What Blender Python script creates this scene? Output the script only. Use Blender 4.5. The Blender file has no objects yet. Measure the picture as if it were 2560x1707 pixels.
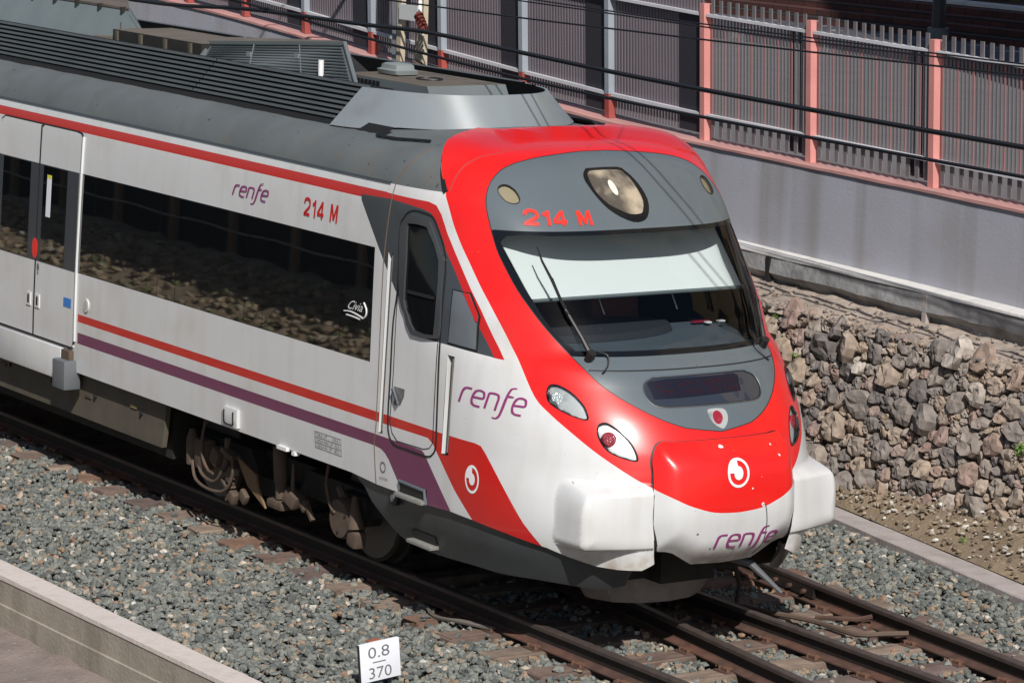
import bpy, math, random
import numpy as np
from mathutils import Vector, Matrix
from mathutils.geometry import delaunay_2d_cdt
random.seed(7); rng = np.random.default_rng(11)
scene = bpy.context.scene
col = scene.collection

# ------------------------------------------------------------------ camera
CR = [(0.539570563, 0.841476087, 0.0279571510), (0.149767149, -0.0632516311, -0.986696018), (-0.828512769, 0.536579189, -0.160154192)]
CP = (20.4514110, -15.0879955, 6.35795598)
cd = bpy.data.cameras.new("camera"); cam = bpy.data.objects.new("camera", cd); col.objects.link(cam)
r_, d_, f_ = [Vector(v) for v in CR]
m = Matrix((r_, -d_, -f_)).transposed().to_4x4(); m.translation = Vector(CP)
cam.matrix_world = m
cd.sensor_width = 36; cd.lens = 121.42; cd.clip_start = 0.5; cd.clip_end = 400
scene.camera = cam
# ------------------------------------------------------------------ world and sun
SUN = Vector((1.02, -.44, 1.0)).normalized()
EL = math.asin(SUN.z); AZ = math.atan2(SUN.x, SUN.y)
w = bpy.data.worlds.new("World"); scene.world = w; w.use_nodes = True
nt = w.node_tree; sky = nt.nodes.new('ShaderNodeTexSky'); sky.sky_type = 'NISHITA'; sky.sun_disc = False
sky.sun_elevation = EL; sky.sun_rotation = AZ
nt.links.new(sky.outputs[0], nt.nodes['Background'].inputs[0]); nt.nodes['Background'].inputs[1].default_value = 0.05
sd = bpy.data.lights.new("sun", 'SUN'); sd.energy = 3.75; sd.angle = math.radians(.5); sd.color = (1, .96, .91)
so = bpy.data.objects.new("sun", sd); col.objects.link(so)
so.rotation_euler = SUN.to_track_quat('Z', 'Y').to_euler()
scene.view_settings.view_transform = 'Standard'; scene.view_settings.look = 'None'
scene.view_settings.exposure = 0.38; scene.view_settings.gamma = 1
scene.cycles.use_denoising = True
scene.cycles.max_bounces = 8; scene.cycles.transparent_max_bounces = 12

# ------------------------------------------------------------------ materials
def srgb(r, g, b):
    return tuple(((c/255/12.92) if c/255 <= .04045 else ((c/255+.055)/1.055)**2.4) for c in (r, g, b))
def mat(name, c, rough=.6, metal=0., var=0., vscale=3., bump=0., bscale=20., coat=0., dirt=None, dscale=1.5, damt=.5, streak=None, spec=None, dlo=.52, dhi=.72, speck=None):
    m = bpy.data.materials.new(name); m.use_nodes = True
    n = m.node_tree.nodes; l = m.node_tree.links; b = n['Principled BSDF']
    b.inputs['Roughness'].default_value = rough; b.inputs['Metallic'].default_value = metal
    if coat: b.inputs['Coat Weight'].default_value = coat; b.inputs['Coat Roughness'].default_value = .04
    if spec is not None: b.inputs['Specular IOR Level'].default_value = spec
    b.inputs['Base Color'].default_value = (*c, 1)
    tc = n.new('ShaderNodeTexCoord'); src = tc.outputs['Object']
    cur = None
    def noise(scale, detail=4, vec=None):
        t = n.new('ShaderNodeTexNoise'); t.inputs['Scale'].default_value = scale; t.inputs['Detail'].default_value = detail
        l.new(vec or src, t.inputs['Vector']); return t.outputs['Fac']
    def mix(a, bcol, fac):
        x = n.new('ShaderNodeMix'); x.data_type = 'RGBA'
        l.new(fac, x.inputs[0])
        if hasattr(a, 'links'): l.new(a, x.inputs[6])
        else: x.inputs[6].default_value = (*a, 1)
        x.inputs[7].default_value = (*bcol, 1); return x.outputs[2]
    def ramp(s, lo, hi, top=1.):
        r = n.new('ShaderNodeMapRange'); r.inputs[1].default_value = lo; r.inputs[2].default_value = hi; r.inputs[4].default_value = top
        l.new(s, r.inputs[0]); return r.outputs[0]
    cur = c
    if var:
        cur = mix(tuple(x*(1-var) for x in c), tuple(min(1, x*(1+var)) for x in c), ramp(noise(vscale), .3, .7))
    if dirt: cur = mix(cur, dirt, ramp(noise(dscale, 8), dlo, dhi, damt))
    if streak:
        mp = n.new('ShaderNodeMapping'); mp.inputs['Scale'].default_value = streak[1]; l.new(src, mp.inputs[0])
        cur = mix(cur, streak[0], ramp(noise(1, 5, mp.outputs[0]), .5, .72, streak[2]))
    if speck:
        cur = mix(cur, speck[0], ramp(noise(speck[1], 2), speck[2], speck[2]+.03, .8))
    if cur is not c: l.new(cur, b.inputs['Base Color'])
    if bump:
        bp = n.new('ShaderNodeBump'); bp.inputs['Strength'].default_value = bump; bp.inputs['Distance'].default_value = .02
        l.new(noise(bscale, 6), bp.inputs['Height']); l.new(bp.outputs[0], b.inputs['Normal'])
    return m
def glass(name, tint, refl=1.45, alpha=1.0, rough=0.):
    """thin pane: clear with tint plus mirror reflection"""
    m = bpy.data.materials.new(name); m.use_nodes = True; n = m.node_tree.nodes; l = m.node_tree.links
    n.remove(n['Principled BSDF']); out = n['Material Output']
    t = n.new('ShaderNodeBsdfTransparent'); t.inputs[0].default_value = (*tint, 1)
    g = n.new('ShaderNodeBsdfGlossy'); g.inputs['Roughness'].default_value = rough
    fr = n.new('ShaderNodeFresnel'); fr.inputs[0].default_value = refl
    mx = n.new('ShaderNodeMixShader'); l.new(fr.outputs[0], mx.inputs[0]); l.new(t.outputs[0], mx.inputs[1]); l.new(g.outputs[0], mx.inputs[2])
    l.new(mx.outputs[0], out.inputs[0]); return m

WHITE = mat('train_white', (.62, .625, .625), .3, var=.03, vscale=.8, coat=.25, dirt=(.44, .41, .35), dscale=1.7, damt=.32, streak=((.46, .43, .38), (7, 7, .5), .28), speck=((.3, .26, .2), 60, .74))
def low_grime(m, z0, z1, c, amt):
    n = m.node_tree.nodes; l = m.node_tree.links; b = n['Principled BSDF']; src = b.inputs['Base Color'].links[0].from_socket
    tc = n.new('ShaderNodeTexCoord'); sx = n.new('ShaderNodeSeparateXYZ'); l.new(tc.outputs['Object'], sx.inputs[0])
    r1 = n.new('ShaderNodeMapRange'); r1.inputs[1].default_value = z0; r1.inputs[2].default_value = z1; l.new(sx.outputs[2], r1.inputs[0])
    nz = n.new('ShaderNodeTexNoise'); nz.inputs['Scale'].default_value = 9; nz.inputs['Detail'].default_value = 7; l.new(tc.outputs['Object'], nz.inputs[0])
    r2 = n.new('ShaderNodeMapRange'); r2.inputs[1].default_value = .35; r2.inputs[2].default_value = .65; r2.inputs[4].default_value = amt; l.new(nz.outputs[0], r2.inputs[0])
    mu = n.new('ShaderNodeMath'); mu.operation = 'MULTIPLY'; l.new(r1.outputs[0], mu.inputs[0]); l.new(r2.outputs[0], mu.inputs[1])
    x = n.new('ShaderNodeMix'); x.data_type = 'RGBA'; l.new(mu.outputs[0], x.inputs[0]); l.new(src, x.inputs[6]); x.inputs[7].default_value = (*c, 1); l.new(x.outputs[2], b.inputs['Base Color'])
low_grime(WHITE, .84, .60, (.30, .23, .15), .85)
RED = mat('train_red', (.74, .013, .011), .3, coat=.3, var=.03, dirt=(.5, .06, .05), dscale=1.6, damt=.25, speck=((.7, .5, .45), 55, .77))
RED2 = mat('train_stripe_red', (.50, .014, .012), .3, coat=.3, var=.03)
GREY = mat('train_mask_grey', srgb(90, 99, 104), .3, coat=.35, var=.05, vscale=1.2, speck=((.45, .4, .34), 48, .76))
DKGREY = mat('train_dark_grey', srgb(62, 67, 71), .38, coat=.2, var=.06)
ROOFG = mat('train_roof_grey', srgb(92, 97, 98), .6, var=.12, vscale=2.5, dirt=srgb(110, 105, 96), dscale=2.6, damt=.4, speck=((.02, .02, .02), 22, .72))
PURP = mat('train_purple', srgb(106, 48, 82), .32, coat=.3, var=.05)
FRIT = mat('black_border', (.006, .007, .009), .12)
BLACK = mat('rubber', (.012, .012, .013), .5)
GLOSSB = mat('gloss_black', (.01, .01, .011), .15)
CHROME = mat('steel', (.55, .55, .54), .3, metal=1.)
UNDER = mat('underframe', (.016, .015, .013), .8, var=.3, vscale=6)
DIRTY = mat('dusty_brown', srgb(84, 70, 59), .85, var=.2, vscale=9)
DUSTG = mat('dusty_box', srgb(84, 78, 68), .8, var=.15, vscale=4, streak=((.12, .09, .05), (8, 8, .8), .7))
LGREY = mat('fairing_grey', srgb(122, 129, 133), .4, var=.05, vscale=1.2, dirt=srgb(100, 102, 101), dscale=2.5, damt=.4, speck=((.05, .05, .05), 20, .74))
MGREY = mat('unit_grey', srgb(98, 105, 107), .5, var=.08, vscale=2)
RUSTY = mat('rusty_top', srgb(98, 89, 80), .8, var=.2, vscale=3, dirt=srgb(78, 66, 56), damt=.6)
VALG = mat('valance_grey', srgb(62, 65, 67), .4, coat=.15, var=.12, vscale=1.6, dirt=srgb(40, 38, 34), dscale=2.2, damt=.5)
PLOWM = mat('plough_grey', srgb(128, 121, 117), .7, var=.15, vscale=8, speck=((.5, .5, .5), 50, .7))
LETPU = mat('lettering_purple', srgb(136, 54, 108), .4)
LETRED = mat('lettering_red', srgb(224, 52, 42), .4)
LETR2 = mat('lettering_dark_red', srgb(190, 30, 32), .4)
LETW = mat('lettering_white', (.75, .75, .75), .4)
LETG = mat('lettering_grey', srgb(110, 110, 112), .5)
PLWHITE = mat('blind_white', (.70, .71, .69), .7)
WINDG = mat('side_glass', (.004, .005, .006), .012); WINDG.node_tree.nodes['Principled BSDF'].inputs['IOR'].default_value = 2.2; WINDG.node_tree.nodes['Principled BSDF'].inputs['Roughness'].default_value = .022
SCREEN = glass('windscreen_glass', (.82, .87, .88), 1.45)
LENSG = glass('lens_glass', (.93, .95, .96), 1.4)

# ------------------------------------------------------------------ object helpers
def props(o, label=None, cat=None, group=None, kind=None):
    if label: o['label'] = label
    if cat: o['category'] = cat
    if group: o['group'] = group
    if kind: o['kind'] = kind
    return o
def empty(name, loc=(0, 0, 0), label=None, cat=None, group=None):
    o = bpy.data.objects.new(name, None); col.objects.link(o); o.location = loc; o.empty_display_size = .2
    return props(o, label, cat, group)
def link(name, me, parent=None):
    o = bpy.data.objects.new(name, me); col.objects.link(o)
    if parent: o.parent = parent
    return o
def weld_mesh(me, d=2e-4):
    import bmesh
    bm = bmesh.new(); bm.from_mesh(me); bmesh.ops.remove_doubles(bm, verts=bm.verts, dist=d); bm.to_mesh(me); bm.free(); me.update()
class MB:
    def __init__(s): s.v = []; s.f = []; s.m = []; s.mats = []; s.sm = []
    def mi(s, mt):
        if mt not in s.mats: s.mats.append(mt)
        return s.mats.index(mt)
    def add(s, vs, fs, mt, smooth=False):
        o = len(s.v); s.v += [tuple(v) for v in vs]; i = s.mi(mt)
        for f in fs: s.f.append([o+k for k in f]); s.m.append(i); s.sm.append(smooth)
    def box(s, c, d, mt, rot=None, taper=1., bev=0.):
        x, y, z = d[0]/2, d[1]/2, d[2]/2; t = taper
        if bev:
            b = min(bev, x*.9, y*.9, z*.9); vs = []
            for sz in (-1, 1):
                for (px, py, pz) in ((x-b, y-b, z), (x, y-b, z-b), (x-b, y, z-b)):
                    pass
            # chamfered box through convex points
            import bmesh
            bm = bmesh.new(); bmesh.ops.create_cube(bm, size=1)
            for v in bm.verts: v.co = Vector((v.co.x*2*x, v.co.y*2*y, v.co.z*2*z))
            bmesh.ops.bevel(bm, geom=bm.edges[:]+bm.verts[:], offset=b, segments=2, affect='EDGES', profile=.6)
            for v in bm.verts:
                if v.co.z > 0: v.co.x *= t; v.co.y *= t
            bm.verts.index_update()
            P = [v.co.copy() for v in bm.verts]; F = [[v.index for v in f.verts] for f in bm.faces]; bm.free()
        else:
            P = [Vector((sx*x*(t if sz > 0 else 1), sy*y*(t if sz > 0 else 1), sz*z)) for sz in (-1, 1) for sy in (-1, 1) for sx in (-1, 1)]
            F = [(0, 2, 3, 1), (4, 5, 7, 6), (0, 1, 5, 4), (2, 6, 7, 3), (0, 4, 6, 2), (1, 3, 7, 5)]
        R = rot if rot is not None else Matrix.Identity(3)
        if isinstance(R, (tuple, list)):
            from mathutils import Euler
            R = Euler(R).to_matrix()
        c = Vector(c); s.add([c+R@p for p in P], F, mt, bool(bev)); return s
    def hexa(s, P8, mt):
        """8 corners: bottom ring 0-3, top ring 4-7"""
        s.add(P8, [(0, 3, 2, 1), (4, 5, 6, 7), (0, 1, 5, 4), (1, 2, 6, 5), (2, 3, 7, 6), (3, 0, 4, 7)], mt); return s
    def tube(s, path, r, mt, n=8, cap=True):
        path = [Vector(p) for p in path]; rs = r if isinstance(r, (list, tuple)) else [r]*len(path)
        rings = []; prev = None
        for i, p in enumerate(path):
            t = (path[min(i+1, len(path)-1)]-path[max(i-1, 0)]).normalized()
            a = t.orthogonal().normalized() if prev is None else (prev-t*prev.dot(t)).normalized()
            prev = a; b = t.cross(a)
            rings.append([p+(a*math.cos(2*math.pi*k/n)+b*math.sin(2*math.pi*k/n))*rs[i] for k in range(n)])
        vs = [q for R in rings for q in R]; fs = []
        for i in range(len(rings)-1):
            for k in range(n): fs.append((i*n+k, i*n+(k+1) % n, (i+1)*n+(k+1) % n, (i+1)*n+k))
        if cap: fs += [tuple(range(n))[::-1], tuple((len(rings)-1)*n+k for k in range(n))]
        s.add(vs, fs, mt, True); return s
    def cyl(s, a, b, r, mt, n=20): 
        s.tube([a, b], r, mt, n); return s
    def prism(s, poly, axis, a, b, mt):
        """poly of 2D points extruded along axis index"""
        def P(p, t):
            q = list(p); q.insert(axis, t); return q
        n = len(poly); vs = [P(p, a) for p in poly]+[P(p, b) for p in poly]
        s.add(vs, [tuple(range(n))[::-1], tuple(range(n, 2*n))]+[(i, (i+1) % n, n+(i+1) % n, n+i) for i in range(n)], mt); return s
    def build(s, name, parent=None, auto=35, weld=False):
        me = bpy.data.meshes.new(name); me.from_pydata(s.v, [], s.f)
        for mt in s.mats: me.materials.append(mt)
        me.polygons.foreach_set('material_index', s.m); me.polygons.foreach_set('use_smooth', s.sm)
        me.update()
        if weld: weld_mesh(me)
        if any(s.sm): 
            try: me.set_sharp_from_angle(angle=math.radians(auto))
            except Exception: pass
        return link(name, me, parent)
def cat_rom(pts, n=6, closed=False):
    P = [np.array(p, float) for p in pts]; N = len(P); out = []
    rng_ = range(N if closed else N-1)
    for i in rng_:
        p0 = P[(i-1) % N] if (closed or i > 0) else P[0]; p1 = P[i]; p2 = P[(i+1) % N]
        p3 = P[(i+2) % N] if (closed or i+2 < N) else P[-1]
        for k in range(n):
            t = k/n
            out.append(.5*((2*p1)+(-p0+p2)*t+(2*p0-5*p1+4*p2-p3)*t*t+(-p0+3*p1-3*p2+p3)*t**3))
    if not closed: out.append(P[-1])
    return out

# ------------------------------------------------------------------ body surface of the train
def pchip(xs,ys):
    xs=np.array(xs,float);ys=np.array(ys,float);h=np.diff(xs);d=np.diff(ys)/h
    m=np.zeros(len(xs));m[0]=d[0];m[-1]=d[-1]
    for i in range(1,len(xs)-1):
        if d[i-1]*d[i]>0:
            w1=2*h[i]+h[i-1];w2=h[i]+2*h[i-1];m[i]=(w1+w2)/(w1/d[i-1]+w2/d[i])
    def f(x):
        x=np.clip(x,xs[0],xs[-1]);i=np.clip(np.searchsorted(xs,x)-1,0,len(xs)-2)
        t=(x-xs[i])/h[i];t2=t*t;t3=t2*t
        return (2*t3-3*t2+1)*ys[i]+(t3-2*t2+t)*h[i]*m[i]+(-2*t3+3*t2)*ys[i+1]+(t3-t2)*h[i]*m[i+1]
    return f
SEC=[(1.29,.18),(1.33,.33),(1.38,.5),(1.44,.7),(1.458,.9),(1.462,1.3),(1.448,1.8),(1.422,2.4),(1.40,2.8),(1.378,3.08),(1.352,3.22),(1.30,3.36),(1.19,3.47),(1.0,3.54),(.7,3.575),(.35,3.592),(0,3.60)]
_s=np.array(SEC);_v=np.r_[0,np.cumsum(np.hypot(*np.diff(_s,axis=0).T))];_v=_v-_v[1];VMIN=float(_v[0])
VMAX=float(_v[-1])
fw=pchip(_v,_s[:,0]);fz=pchip(_v,_s[:,1])
def v_of_z(z): # inverse, z array
    vv=np.linspace(VMIN,VMAX,4000);return np.interp(z,fz(vv),vv)
X0=[(.18,-.22),(.33,-.10),(.5,.02),(.65,.09),(.9,.17),(1.1,.2),(1.3,.19),(1.45,.15),(1.56,.10),(1.71,.01),(1.9,-.14),(2.056,-.28),(2.15,-.42),(2.4,-.62),(2.7,-.85),(2.99,-1.09),(3.27,-1.40),(3.45,-1.62),(3.52,-1.76),(3.57,-2.02),(3.6,-2.7)]
fx0=pchip([a for a,b in X0],[b for a,b in X0])
XJ=-3.2
PP=2.5
fP=pchip([.18,.9,1.12,1.38,2.0,2.4,2.9,3.3,3.66],[2.75,2.75,2.6,2.35,2.5,2.9,3.3,3.7,3.7])
fA=pchip([.18,1.2,1.7,2.3,2.9,3.66],[1.9,1.9,1.85,1.85,2.1,2.1])
def sst(a,b,x):
    t=np.clip((x-a)/(b-a),0,1);return t*t*(3-2*t)
def surf(U,V,bump=True):
    U=np.asarray(U,float);V=np.asarray(V,float)
    w=fw(V);z=fz(V);x0=fx0(z);a=np.minimum(fA(z),x0-XJ-.05)
    au=np.abs(U);th=np.clip(au,0,1)*np.pi/2
    s=np.sin(th);c=np.cos(th);e=2/fP(z)
    y=w*s**e;x=(x0-a)+a*c**e
    back=np.clip(au-1,0,1)
    x=np.where(au>1,(x0-a)+(XJ-(x0-a))*back,x)
    if bump:
        ya=np.abs(y)
        R_=.09;dy=ya-1.205;dz=np.maximum((z-1.285)*.33,(.765-z)*1.0)
        d=np.hypot(np.maximum(dy+R_,0),np.maximum(dz+R_,0))-R_+np.minimum(np.maximum(dy,dz)+R_,0)
        t=-d;c_=np.clip((t-.006)/.12,0,1);m=.66*sst(0,.03,t)+.34*np.sqrt(np.maximum(1-(1-c_)**2,0))
        low=.72*(1-sst(.66,1.05,ya))*(1-sst(.80,.9,z))
        m=np.maximum(m,low)*sst(.50,.62,ya)
        face=.14-.12*sst(.6,1.2,ya)
        x=np.where(au<1,x+np.maximum(face-x,0)*m,x)
    return np.stack([x,y*np.sign(U),z],-1)

T={
'cap_rear':[(-2.488,-0.603,3.776),(-2.391,-0.804,3.571),(-2.335,-0.909,3.46),(-2.261,-1.01,3.346),(-2.174,-1.097,3.239),(-2.08,-1.169,3.131),(-2.003,-1.215,3.034),(-1.936,-1.241,2.95),(-1.91,-1.245,2.923)],
'red_outer':[(-1.91,-1.245,2.923),(-1.9,-1.253,2.897),(-1.833,-1.262,2.809),(-1.745,-1.264,2.673),(-1.646,-1.26,2.548),(-1.523,-1.254,2.418),(-1.384,-1.249,2.274),(-1.24,-1.236,2.131),(-1.11,-1.214,1.987),(-0.989,-1.191,1.842),(-0.881,-1.195,1.749),(-0.684,-1.183,1.525),(-0.531,-1.136,1.413),(-0.373,-1.064,1.307),(-0.212,-0.966,1.188),(-0.07,-0.842,1.076),(0.02,-0.742,0.999),(0.093,-0.63,0.93)],
'red_outer_cover':[(0.093,-0.63,0.93),(0.105,-0.609,0.912),(0.148,-0.506,0.856),(0.178,-0.379,0.802),(0.195,-0.212,0.76),(0.196,-0.064,0.731),(0.194,0.083,0.714)],
'mask':[(-1.769,0.044,3.35),(-1.769,-0.137,3.35),(-1.732,-0.446,3.297),(-1.717,-0.631,3.245),(-1.714,-0.738,3.204),(-1.708,-0.811,3.17),(-1.702,-0.869,3.14),(-1.69,-0.918,3.106),(-1.677,-0.96,3.069),(-1.665,-0.995,3.034),(-1.649,-1.024,2.999),(-1.632,-1.048,2.965),(-1.6,-1.078,2.91),(-1.573,-1.094,2.866),(-1.529,-1.109,2.8),(-1.481,-1.115,2.73),(-1.459,-1.118,2.692),(-1.364,-1.12,2.548),(-1.264,-1.111,2.432),(-1.117,-1.09,2.276),(-0.977,-1.053,2.142),(-0.84,-1.0,2.008),(-0.746,-0.949,1.914),(-0.638,-0.901,1.823),(-0.494,-0.864,1.736),(-0.384,-0.811,1.649),(-0.267,-0.723,1.564),(-0.143,-0.598,1.478),(-0.043,-0.457,1.403),(0.026,-0.296,1.345),(0.066,-0.113,1.306)],
'ws_top':[(-1.452,-1.116,2.683),(-1.301,-0.972,2.687),(-1.21,-0.824,2.69),(-1.132,-0.597,2.686),(-1.096,-0.341,2.68)],
'ws_left':[(-1.452,-1.116,2.683),(-1.364,-1.12,2.548),(-1.264,-1.111,2.432),(-1.117,-1.09,2.276),(-0.977,-1.053,2.142),(-0.84,-1.0,2.008),(-0.746,-0.949,1.914),(-0.638,-0.901,1.823)],
'ws_bot':[(-0.638,-0.901,1.823),(-0.541,-0.753,1.822),(-0.474,-0.591,1.822),(-0.431,-0.413,1.823)],
'gl_top':[(-1.357,-1.078,2.615),(-1.347,-1.051,2.645),(-1.309,-1.007,2.655),(-1.193,-0.834,2.664),(-1.116,-0.607,2.665),(-1.081,-0.351,2.662)],
'gl_left':[(-1.358,-1.091,2.594),(-1.25,-1.08,2.467),(-1.129,-1.058,2.342),(-0.998,-1.028,2.208),(-0.873,-0.995,2.073),(-0.776,-0.946,1.973),(-0.712,-0.903,1.917),(-0.67,-0.875,1.884)],
'gl_bot':[(-0.637,-0.842,1.868),(-0.57,-0.735,1.86),(-0.504,-0.572,1.856),(-0.46,-0.393,1.853)],
'up_light':[(-1.596,-0.934,3.012),(-1.602,-0.968,2.997),(-1.588,-0.985,2.974),(-1.562,-0.991,2.947),(-1.529,-0.987,2.921),(-1.479,-0.97,2.887),(-1.441,-0.932,2.873),(-1.426,-0.893,2.881),(-1.443,-0.87,2.908),(-1.473,-0.865,2.937),(-1.515,-0.87,2.972),(-1.556,-0.89,2.999),(-1.579,-0.91,3.01)],
'up_lens':[(-1.586,-0.937,3.001),(-1.588,-0.962,2.988),(-1.575,-0.976,2.969),(-1.553,-0.98,2.948),(-1.524,-0.976,2.924),(-1.483,-0.961,2.896),(-1.45,-0.926,2.885),(-1.442,-0.9,2.892),(-1.462,-0.885,2.918),(-1.494,-0.883,2.948),(-1.529,-0.892,2.974),(-1.564,-0.912,2.995)],
'top_lamp':[(-1.523,-0.292,3.083),(-1.562,-0.25,3.122),(-1.569,-0.21,3.129),(-1.568,0.051,3.129),(-1.534,0.102,3.095),(-1.467,0.147,3.026),(-1.392,0.169,2.956),(-1.308,0.167,2.881),(-1.234,0.135,2.816),(-1.171,0.08,2.759),(-1.143,0.015,2.732),(-1.142,-0.068,2.731),(-1.185,-0.164,2.771),(-1.25,-0.237,2.83),(-1.335,-0.279,2.905),(-1.428,-0.3,2.986),(-1.479,-0.307,3.036)],
'top_lens':[(-1.51,-0.261,3.069),(-1.538,-0.234,3.098),(-1.55,-0.187,3.111),(-1.546,0.048,3.107),(-1.515,0.09,3.076),(-1.454,0.121,3.012),(-1.374,0.13,2.94),(-1.294,0.12,2.87),(-1.229,0.077,2.812),(-1.198,0.036,2.784),(-1.196,-0.061,2.783),(-1.23,-0.135,2.813),(-1.279,-0.21,2.855),(-1.357,-0.257,2.924),(-1.433,-0.27,2.992)],
'num_front':[(-1.297,-0.923,2.729),(-1.139,-0.393,2.72),(-1.371,-0.889,2.831),(-1.243,-0.369,2.82)],
'hl1':[(-0.605,-1.073,1.63),(-0.628,-1.1,1.614),(-0.624,-1.12,1.573),(-0.6,-1.13,1.523),(-0.559,-1.12,1.486),(-0.47,-1.076,1.443),(-0.383,-1.018,1.411),(-0.324,-0.97,1.396),(-0.309,-0.949,1.403),(-0.32,-0.943,1.428),(-0.365,-0.946,1.488),(-0.423,-0.967,1.54),(-0.488,-0.997,1.587),(-0.558,-1.039,1.621)],
'hl1_lamp':[(-0.537,-1.078,1.532),(-0.502,-1.047,1.536),(-0.556,-1.067,1.574)],
'hl2':[(-0.238,-0.877,1.386),(-0.248,-0.906,1.365),(-0.234,-0.923,1.314),(-0.194,-0.916,1.248),(-0.141,-0.885,1.188),(-0.08,-0.824,1.151),(-0.029,-0.757,1.128),(-0.003,-0.716,1.122),(-0.002,-0.702,1.143),(-0.029,-0.709,1.2),(-0.079,-0.736,1.272),(-0.136,-0.778,1.332),(-0.185,-0.819,1.369),(-0.216,-0.848,1.387)],
'hl2_lamp':[(-0.159,-0.857,1.273),(-0.132,-0.818,1.275),(-0.176,-0.847,1.318)],
'disp':[(-0.276,-0.501,1.686),(-0.273,-0.546,1.666),(-0.251,-0.577,1.626),(-0.208,-0.591,1.564),(-0.163,-0.579,1.513),(-0.131,-0.538,1.491),(-0.097,-0.423,1.487),(-0.06,-0.1,1.489)],
'disp_r':[(-0.062,0.113,1.491),(-0.1,0.426,1.49),(-0.148,0.563,1.502),(-0.188,0.603,1.534),(-0.241,0.614,1.595),(-0.276,0.594,1.65),(-0.29,0.544,1.687),(-0.271,0.457,1.692),(-0.229,0.083,1.693),(-0.238,-0.263,1.692)],
'disp_led':[(-0.267,-0.541,1.661),(-0.244,0.438,1.666),(-0.142,0.369,1.558),(-0.192,-0.581,1.549)],
'marker':[(-0.022,-0.076,1.441),(-0.036,-0.046,1.46),(-0.033,0.065,1.456),(-0.011,0.093,1.425),(0.025,0.079,1.374),(0.053,0.036,1.33),(0.056,-0.002,1.325),(0.029,-0.061,1.368)],
'marker_lens':[(-0.016,-0.032,1.433),(-0.025,0.011,1.446),(-0.009,0.042,1.423),(0.017,0.039,1.387),(0.036,0.006,1.358),(0.035,-0.03,1.358),(0.013,-0.047,1.393)],
'cover':[(0.01,0.569,1.251),(0.09,0.214,1.25),(0.097,-0.163,1.245),(0.055,-0.428,1.25),(0.028,-0.512,1.254),(0.021,-0.55,1.244),(0.025,-0.58,1.211),(0.038,-0.608,1.155),(0.049,-0.619,1.109),(0.069,-0.621,1.04),(0.094,-0.631,0.924),(0.113,-0.636,0.807),(0.112,-0.638,0.685),(0.1,-0.625,0.584),(0.076,-0.602,0.473),(0.092,-0.523,0.46),(0.1,-0.454,0.443),(0.096,-0.376,0.397),(0.084,-0.276,0.338),(0.086,-0.041,0.324)],
'bottom':[(-2.801,-1.456,0.535),(-2.494,-1.457,0.549),(-2.154,-1.457,0.547),(-1.722,-1.455,0.529),(-1.404,-1.452,0.544),(-1.109,-1.429,0.531),(-0.755,-1.357,0.493),(-0.423,-1.208,0.435),(-0.289,-1.097,0.38),(-0.168,-0.949,0.324),(-0.097,-0.844,0.312),(-0.02,-0.699,0.313),(0.024,-0.623,0.351)],
'val_low':[(-2.801,-1.456,0.542),(-2.74,-1.451,0.477),(-2.649,-1.439,0.382),(-2.491,-1.404,0.253),(-2.307,-1.371,0.145),(-2.091,-1.359,0.104),(-1.788,-1.357,0.098),(-1.317,-1.341,0.114),(-0.938,-1.274,0.107),(-0.628,-1.169,0.117),(-0.396,-1.017,0.104),(-0.249,-0.839,0.077),(-0.127,-0.695,0.123)],
'seam':[(-2.417,-1.06,3.33),(-2.423,-1.221,3.153),(-2.46,-1.294,3.045),(-2.493,-1.327,2.965),(-2.507,-1.352,2.878),(-2.519,-1.369,2.78),(-2.529,-1.381,2.668),(-2.544,-1.409,2.33),(-2.524,-1.441,1.671),(-2.515,-1.462,1.024),(-2.541,-1.462,0.888),(-2.504,-1.457,0.551)],
'door':[(-2.187,-1.347,2.753),(-2.038,-1.327,2.741),(-1.965,-1.316,2.718),(-1.894,-1.311,2.631),(-1.762,-1.322,2.436),(-1.701,-1.378,2.108),(-1.666,-1.417,1.769),(-1.624,-1.451,1.335),(-1.617,-1.461,1.02),(-1.658,-1.462,0.941),(-1.731,-1.462,0.909),(-1.852,-1.462,0.906),(-2.067,-1.462,0.908),(-2.222,-1.462,0.912),(-2.302,-1.462,0.963),(-2.337,-1.461,1.087),(-2.334,-1.45,1.443),(-2.337,-1.433,1.86),(-2.304,-1.417,2.153),(-2.35,-1.378,2.594),(-2.33,-1.37,2.668),(-2.273,-1.359,2.727)],
'door_in':[(-1.699,-1.415,1.795),(-1.662,-1.462,1.028),(-1.708,-1.462,0.98),(-1.794,-1.462,0.956),(-2.192,-1.462,0.95),(-2.272,-1.462,1.001),(-2.309,-1.461,1.091),(-2.293,-1.449,1.465),(-2.301,-1.432,1.868),(-2.3,-1.419,2.122)],
'dwin_out':[(-2.241,-1.36,2.694),(-2.301,-1.368,2.655),(-2.331,-1.376,2.596),(-2.299,-1.401,2.345),(-2.246,-1.422,2.066),(-2.156,-1.427,1.951),(-2.038,-1.434,1.809),(-1.732,-1.414,1.822),(-1.684,-1.404,1.852),(-1.693,-1.389,2.016),(-1.772,-1.33,2.411),(-1.811,-1.329,2.453),(-1.965,-1.323,2.655),(-2.029,-1.331,2.695)],
'dwin_gl':[(-2.22,-1.361,2.649),(-2.244,-1.368,2.606),(-2.206,-1.395,2.357),(-2.18,-1.421,2.059),(-2.112,-1.426,1.957),(-2.003,-1.43,1.846),(-1.775,-1.416,1.844),(-1.748,-1.41,1.875),(-1.759,-1.387,2.101),(-1.815,-1.34,2.406),(-1.977,-1.333,2.606),(-2.033,-1.337,2.647)],
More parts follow.
